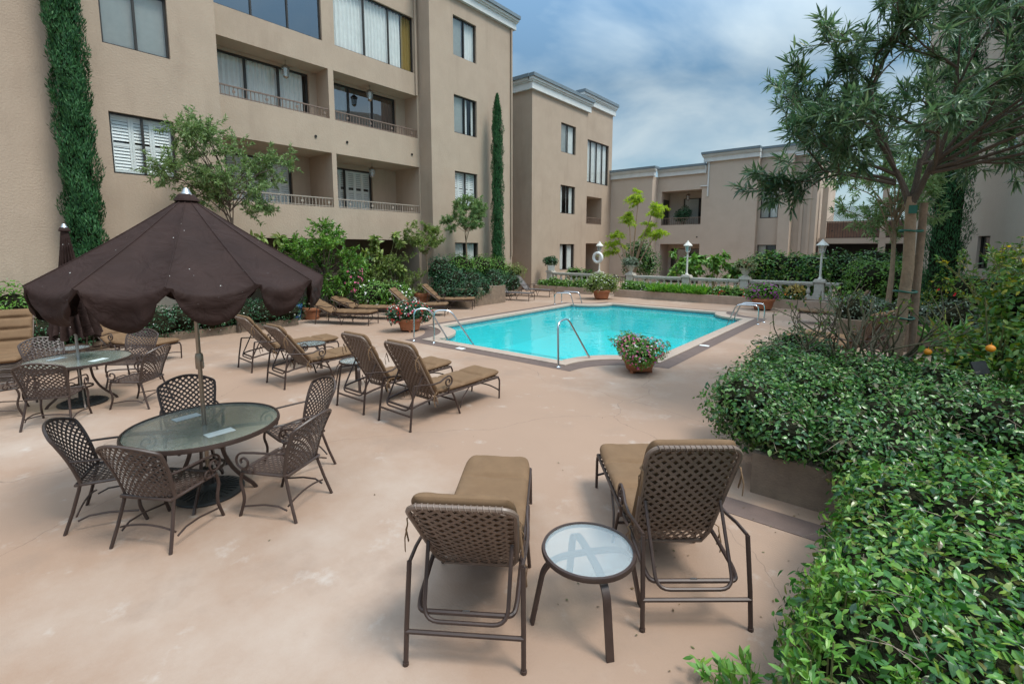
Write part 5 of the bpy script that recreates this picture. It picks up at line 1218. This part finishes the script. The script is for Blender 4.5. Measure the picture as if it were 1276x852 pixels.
# small-leaved tree behind the umbrella
def clump_tree(t, H, ctr, rad, ncl, per, n_leaf, leaf, size, r0, ratio=.32, bark='barkd', seed=1):
    """trunk, limbs to many leaf clumps spread unevenly through an ellipsoid crown, fine shoots inside every clump"""
    rr = random.Random(seed); mb = MB(); tips = []; C_ = Vector(ctr)
    mb.tube(rounded([(0, 0, 0), (.04, .03, H*.5), (0, 0, H)], .2), r0, 8, r1=r0*.7); top = Vector((0, 0, H))
    for i in range(ncl):
        while True:
            u = Vector((rr.uniform(-1, 1), rr.uniform(-1, 1), rr.uniform(-1, 1)))
            if .3 < u.length < 1: break
        k = rr.uniform(.8, 1.12); p = C_+Vector((u.x*rad[0], u.y*rad[1], u.z*rad[2]))*k
        st = top.lerp(Vector((0, 0, H*.8)), rr.random()) if i < 6 else top.lerp(C_, rr.uniform(.1, .7))
        md = st.lerp(p, .5)+Vector((0, 0, .08*rad[2])); mb.tube([st, md, p], r0*.3, 5, r1=r0*.1)
        cr = rr.uniform(.22, .36)*max(rad)
        for q in range(per):
            d = Vector((rr.gauss(0, 1), rr.gauss(0, 1), rr.gauss(0, .9)+.25)).normalized(); e = p+d*cr*rr.uniform(.5, 1.15)
            mb.tube([p, e], r0*.09, 3, r1=r0*.05); tips.append((e, (d+Vector((0, 0, .2))).normalized()))
    mb.build('trunk', bark, t); spray(tips, n_leaf, max(rad)*.20, leaf, size, ratio, t, 'crown', .6)
tree('small_leaved_tree', 'loose grey green small leaved tree behind the open umbrella', (-14.9, 5.7, 0), lambda t: clump_tree(t, 3.3, (0, .0, 4.7), (1.25, 1.7, 1.25), 44, 11, 27, 'olive', .115, .06, seed=3))
tree('round_topped_tree', 'small round headed tree before the ground floor corner window', (-15.3, 15.5, .7), lambda t: clump_tree(t, 2.3, (0, .0, 3.2), (.85, 1.0, .85), 32, 10, 28, 'olive', .12, .04, bark='bark', seed=5))
tree('multi_stem_tree', 'thin multi stemmed small tree at the edge of the dark arcade', (-15.6, 13.45, 0), lambda t: clump_tree(t, 2.2, (0, .0, 3.0), (.7, .95, .75), 20, 9, 20, 'yel', .12, .035, bark='bark', seed=8))
tree('garden_shrub', 'tall bright green bush with drooping leaves right of the open umbrella', LATE_BUSH, lambda t: clump_tree(t, .9, (0, .0, 2.0), (.75, 1.45, 1.35), 46, 9, 13, 'croton', .15, .05, .4, seed=21), 'bush')
tree('garden_shrub', 'pale yellow green small leaved shrub below the arcade', (-15.9, 12.0, 0), lambda t: clump_tree(t, .6, (0, .0, 1.25), (.65, 1.3, .95), 46, 9, 18, 'yel', .085, .035, .42, seed=22), 'bush')
# ---------------------------------------------------------------- right side: planters, hedges, trees
strip('mottled concrete planter under the leafy shrubs behind the right foreground lounger', -1.05, 3.0, 5.1, 10.1, .42, 'conc', 'concrete_planter')
strip('square concrete planter beyond the right loungers under grey leaved shrubs', -1.25, 3.0, 14.6, 17.4, .66, 'conc', 'concrete_planter')
shrub('garden_shrub', 'grey green shrub spilling over the square concrete planter', 'bush', [(-.9, 15.2, .85, .6, .6, .38), (.0, 15.1, .85, .7, .5, .35), (-.9, 16.3, .85, .6, .7, .35), (.9, 15.0, .85, .6, .5, .4)], 2600, 'grey', .09, .4, flowers=[('fl_white', 30, .05)])
shrub('garden_shrub', 'dark mixed shrubs between the cypress and the right building', 'bush', [(1.6, 18.5, 1.0, .9, .9, .8), (2.3, 16.8, 1.1, .9, .9, .9), (1.2, 20.2, .9, .8, .8, .8), (2.6, 15.0, 1.2, .9, .9, .9)], 4200, 'citrus', .12, .45, flowers=[('fl_red', 14, .1), ('fl_yellow', 24, .1)])
def mounded(x0, x1, y0, y1, z0, z1, n, rmin, rmax, k=1):
    o = []
    for i in range(n):
        r = random.uniform(rmin, rmax); o.append((random.uniform(x0, x1), random.uniform(y0, y1), random.uniform(z0, z1), r, r, r*random.uniform(.7, .95)*k))
    return o
# trailing shrub over the planter
trail = mounded(-1.2, -.6, 5.5, 9.6, .60, .80, 17, .36, .48)+mounded(-1.0, .6, 5.08, 5.5, .54, .70, 13, .25, .34)+mounded(-.4, 1.4, 5.8, 8.2, .58, .78, 13, .36, .5)+[(-1.1, 5.4, .66, .32, .30, .30), (-1.3, 6.4, .66, .42, .5, .42), (-1.35, 7.6, .7, .42, .5, .45), (-1.3, 8.8, .74, .45, .55, .42)]
TR = shrub('trailing_shrub', 'glossy small leaved shrub spilling over the near concrete planter', 'bush', trail, 42000, 'jas', .055, .48, depth=.42, fine=True, zmin=.16, scatter=.6, coref=.70, jit=.035)
# big hedge in the corner
hb = []
for i in range(6):
    for j in range(8 if i < 2 else 9):
        hb.append((.06+i*.34+random.uniform(-.06, .06), 1.55+j*.42+random.uniform(-.06, .06), random.uniform(.48, .62), .36, .36, .38))
hb += [(-.04, 1.6+j*.42+random.uniform(-.05, .05), .32, .30, .33, .34) for j in range(7)]
HB = shrub('foreground_hedge', 'thick glossy green hedge filling the lower right corner', 'hedge', hb, 58000, 'hedge', .053, .44, depth=.36, fine=True, zmin=.0, scatter=.65, coref=.72, jit=.035)
def add_twigs(t, blobs, n, ln, r=.0022):
    b0 = t.location; mb = MB(); p, nr = shell(blobs, n, .3, .1)
    for q, u in zip(p, nr):
        q = Vector(q)-b0; d = (Vector(u)*.35+Vector((random.gauss(0, .7), random.gauss(0, .7), random.gauss(0, .35)))).normalized(); L_ = ln*random.uniform(.5, 1.3)
        mb.tube([q-d*L_*.5, q+Vector((0, 0, .02)), q+d*L_*.5], r, 4, r1=r*.6)
    mb.build('bare_twigs', 'palebranch', t)
add_twigs(TR, trail, 420, .26, .0028); add_twigs(HB, hb, 420, .22)
# bright shrub with whorled leaves at the bottom edge and one sprig leaning over the deck
def whorls(label, pts, size, leaf, base, n=11):
    t = thing('pittosporum_shrub', label, 'bush', base); mb = MB(); tips = []; b = Vector(base)
    for (x, y, z) in pts:
        p = Vector((x, y, z))-b; o = Vector((p.x*.35, p.y*.35, 0.05)); mb.tube([o, (o+p)/2+Vector((0, 0, .05)), p], .006, 5, r1=.003)
        d = (p-o).normalized(); tips += [(p, d), (p-d*.05, d)]
    mb.build('stem', 'greentwig', t); spray(tips, n, .06, leaf, size, .33, t, 'foliage', .65, True, .1); return t
pts = [(random.uniform(-.25, .18), random.uniform(1.9, 2.8), random.uniform(.5, .96)) for _ in range(110)]
whorls('bright green shrub with whorled leaves at the bottom edge of the hedge', pts, .05, 'pitto', (-.1, 2.35, .0))
whorls('leafy sprig leaning out over the deck from the bottom of the hedge', [(-.70, 2.52, .16), (-.60, 2.46, .24), (-.76, 2.62, .10), (-.52, 2.42, .30), (-.62, 2.60, .2), (-.50, 2.55, .34), (-.44, 2.4, .4)], .07, 'pitto', (-.42, 2.36, .0), 9)
# bare rose canes with few leaves
def canes(label, x, y, z, n, h, spread, nl):
    t = thing('rose_bush', label, 'rose bush', (x, y, z)); mb = MB(); tips = []
    for i in range(n):
        a = random.uniform(0, 2*PI); d = Vector((math.cos(a)*spread, math.sin(a)*spread, 1)).normalized()
        branch(mb, (random.gauss(0, .06), random.gauss(0, .06), 0), d, h*random.uniform(.4, .6), .023, 2, tips, .6, .1, 2, 4, .66)
    mb.build('cane', 'canes', t); spray(random.sample(tips, max(4, len(tips)*nl//6)), 3, .12, 'citrus', .06, .55, t, 'leaves', .9)
canes('bare pruned rose canes at the left end of the concrete planter', -1.05, 7.7, .45, 6, 1.15, .3, 2)
canes('bare pruned rose canes left of the staked tree trunk', -.55, 8.0, .45, 9, 1.4, .35, 3)
canes('leafy rose canes in front of the staked tree trunk', -.2, 8.6, .45, 9, 1.4, .6, 4)
# orange tree / yellow-green shrubs behind the hedge
def citrus(t):
    b = [(.15, .2, .6, .62, .8, .55), (-.4, -.6, .42, .42, .5, .36), (.5, -.8, .55, .5, .6, .5), (.5, .9, .95, .55, .6, .65), (.2, .5, 1.2, .45, .5, .5)]
    p, nr = shell(b, 6200, .75); leaf_mesh('foliage', p+RNG.normal(size=p.shape)*.08, nr+RNG.normal(size=p.shape)*.7+np.array([0, 0, .5]), .10, .46, 'citrus', t, True, dirs=nr*.5+RNG.normal(size=p.shape)); core('shade_core', b, t, .35)
    mb = MB()
    for i in range(22):
        a = random.uniform(0, 2*PI); mb.tube([(0, 0, -.3), (.35*math.cos(a), .5*math.sin(a), .5), (.8*math.cos(a), .95*math.sin(a), random.uniform(.7, 1.5))], .016, 5, r1=.006)
    mb.build('branch', 'greentwig', t)
CT = (1.02, 8.9, .5)
tree('citrus_bush', 'yellow green citrus bush right of the staked tree bearing oranges', CT, citrus, 'bush')
tree('citrus_bush', 'leafy citrus bush behind the first against the right edge', (1.9, 11.6, .6), lambda t: citrus(t), 'bush')
strappy('large strap leaved plant behind the tree at the right', .5, 1.5, 12.4, .6, 60, .6, 'hedge')
for (x, y, z, r, lab) in ((.83, 7.72, 1.30, .045, 'ripe orange hanging in the citrus bush at the right edge'), (.30, 8.0, 1.14, .042, 'smaller orange half hidden among leaves nearer the trunk')):
    mb = MB(); mb.lathe([(r*math.sin(PI*i/14), -r*math.cos(PI*i/14)*.96) for i in range(15)], 20); mb.tube([(0, 0, r*.9), (.005, 0, r*1.5)], .004, 5); o = mb.build('orange_fruit', 'orange', smooth=60); o.location = (x, y, z); tag(o, lab, 'fruit')
# yellow-flowered airy shrub by the right building
def airy(t):
    mb = MB(); tips = []
    for i in range(10):
        a = random.uniform(0, 2*PI); branch(mb, (0, 0, 0), Vector((math.cos(a)*.45, math.sin(a)*.45, 1)), 1.1, .022, 2, tips, .5, .1, 3, 4, .65)
    mb.build('stem', 'greentwig', t); spray(tips, 7, .25, 'citrus', .10, .45, t, 'foliage', .8)
    P_ = np.array([tuple(p) for p, d in tips[::5]]); blossoms('flowers', P_, np.tile([0, 0, 1.0], (len(P_), 1)), .10, 'fl_yellow', t)
tree('flowering_shrub', 'airy shrub with yellow flowers before the right building window', (1.75, 14.2, .3), airy, 'bush')
# small olive tree beyond
tree('olive_tree', 'small grey leaved olive tree beyond the staked tree', (-.35, 18.9, .3), lambda t: clump_tree(t, 2.7, (0, .0, 4.1), (1.7, 1.7, 1.35), 30, 9, 20, 'olive', .18, .08, .22, bark='bark', seed=11))
# staked foreground tree
def long_tree(t):
    mb = MB(); tips = []
    mb.tube([(-.02, 0, 0), (.0, .0, .8), (.03, .02, 1.7), (.0, .0, 2.45), (-.02, .02, 2.75)], .082, 12, r1=.062)
    top = Vector((-.02, .02, 2.72))
    # limbs, directions in the courtyard frame
    rt = Vector((.775, .632, 0)); fw = Vector((-.632, .775, 0))
    limbs = [(-1.0, .0, .55, 1.2), (-.8, -.4, 1.0, 1.3), (-.35, .3, 1.3, 1.5), (-.9, .3, .3, 1.05), (.15, -.3, 1.5, 1.5), (.55, .1, 1.2, 1.4), (.9, -.5, .6, 1.4), (1.0, -.9, .25, 1.3), (.2, -.9, .6, 1.2), (-.5, -.8, .35, 1.15), (.8, .6, .6, 1.2), (1.1, -.2, .9, 1.5), (1.0, .1, .15, 1.2), (-.7, -.1, .15, 1.0), (0, .6, .8, 1.2), (1.2, -.5, .3, 1.5), (.9, -1.1, .6, 1.5), (1.2, .3, .5, 1.5), (.6, -.6, 1.3, 1.5)]
    mb.build('trunk', 'bark', t); mb = MB()
    for a, b, zq in ((-.22, .05, 3.15), (.18, -.1, 3.2), (.05, .15, 3.3)): mb.tube(rounded([(-.02, .02, 2.6), (a*.5, b*.5, 2.9), (a, b, zq)], .2), .05, 8, r1=.036)
    hub = [Vector((-.22, .05, 3.1)), Vector((.18, -.1, 3.15)), Vector((.05, .15, 3.25))]
    for (r_, f_, u_, ln) in limbs:
        d = (rt*r_+fw*f_+Vector((0, 0, u_))).normalized(); h = min(hub, key=lambda q: (q-top-d*.4).length)
        branch(mb, h+Vector((0, 0, random.uniform(-.15, .05))), d, ln*.92, .028, 3, tips, .66, .015, 3, 5, .68, 2)
    mb.build('limb', 'barkd', t)
    return mb, tips
def lt(t):
    mb, tips = long_tree(t)
    keep = [q for q in tips if random.random() < .95]
    print('tufts', len(keep))
    spray(keep, 18, .20, 'long', .20, .135, t, 'crown', .58, True, .2, .0)
    m = MB()
    for z in (.95, 1.35, 2.25): m.tube([(.02+.14*math.cos(a), .012+.10*math.sin(a), z+.01*math.sin(2*a)) for a in [i*2*PI/20 for i in range(20)]], .014, 5, closed=True)
    m.bb(-.03, .07, -.10, -.085, 2.5, 2.62); m.build('tie', 'tie', t)
tree('staked_tree', 'tree with long narrow leaves and pale trunk tied to a stake, filling the upper right', (.0, 9.33, .45), lt)
mb = MB(); mb.tube([(0, 0, 0), (-.02, .01, 1.4), (-.03, 0, 2.66)], .05, 12); o = mb.build('wooden_stake', 'stake'); o.location = (.17, 9.44, .45); tag(o, 'weathered round wooden stake beside the pale tree trunk', 'stake')
mb = MB(); mb.box((0, 0, .14), (.24, .02, .15)); mb.bb(-.01, .01, -.012, .012, -.4, .07); o = mb.build('garden_sign', 'iron', smooth=0); o.location = (.80, 7.6, .95); o.rotation_euler = (R(-25), 0, R(55)); tag(o, 'small black garden light panel tilted under the ripe orange', 'garden light')

# fallen leaves and crumbs on the deck near the plants
n = 110; P_ = np.concatenate([np.stack([RNG.uniform(-1.9, -.5, 45), RNG.uniform(2.2, 5.0, 45), np.full(45, .006)], 1), np.stack([RNG.uniform(-9, -1.5, 40), RNG.uniform(1.5, 8, 40), np.full(40, .006)], 1), np.stack([RNG.uniform(-14.6, -13.2, 25), RNG.uniform(3, 9, 25), np.full(25, .006)], 1)])
o = leaf_mesh('leaf_litter', P_, np.tile([0, 0, 1.0], (n, 1))+RNG.normal(size=(n, 3))*.15, .026, .5, 'litter', None, False, droop=-.1)
tag(o, 'scattered dry fallen leaves lying on the deck', 'leaves', kind='stuff')
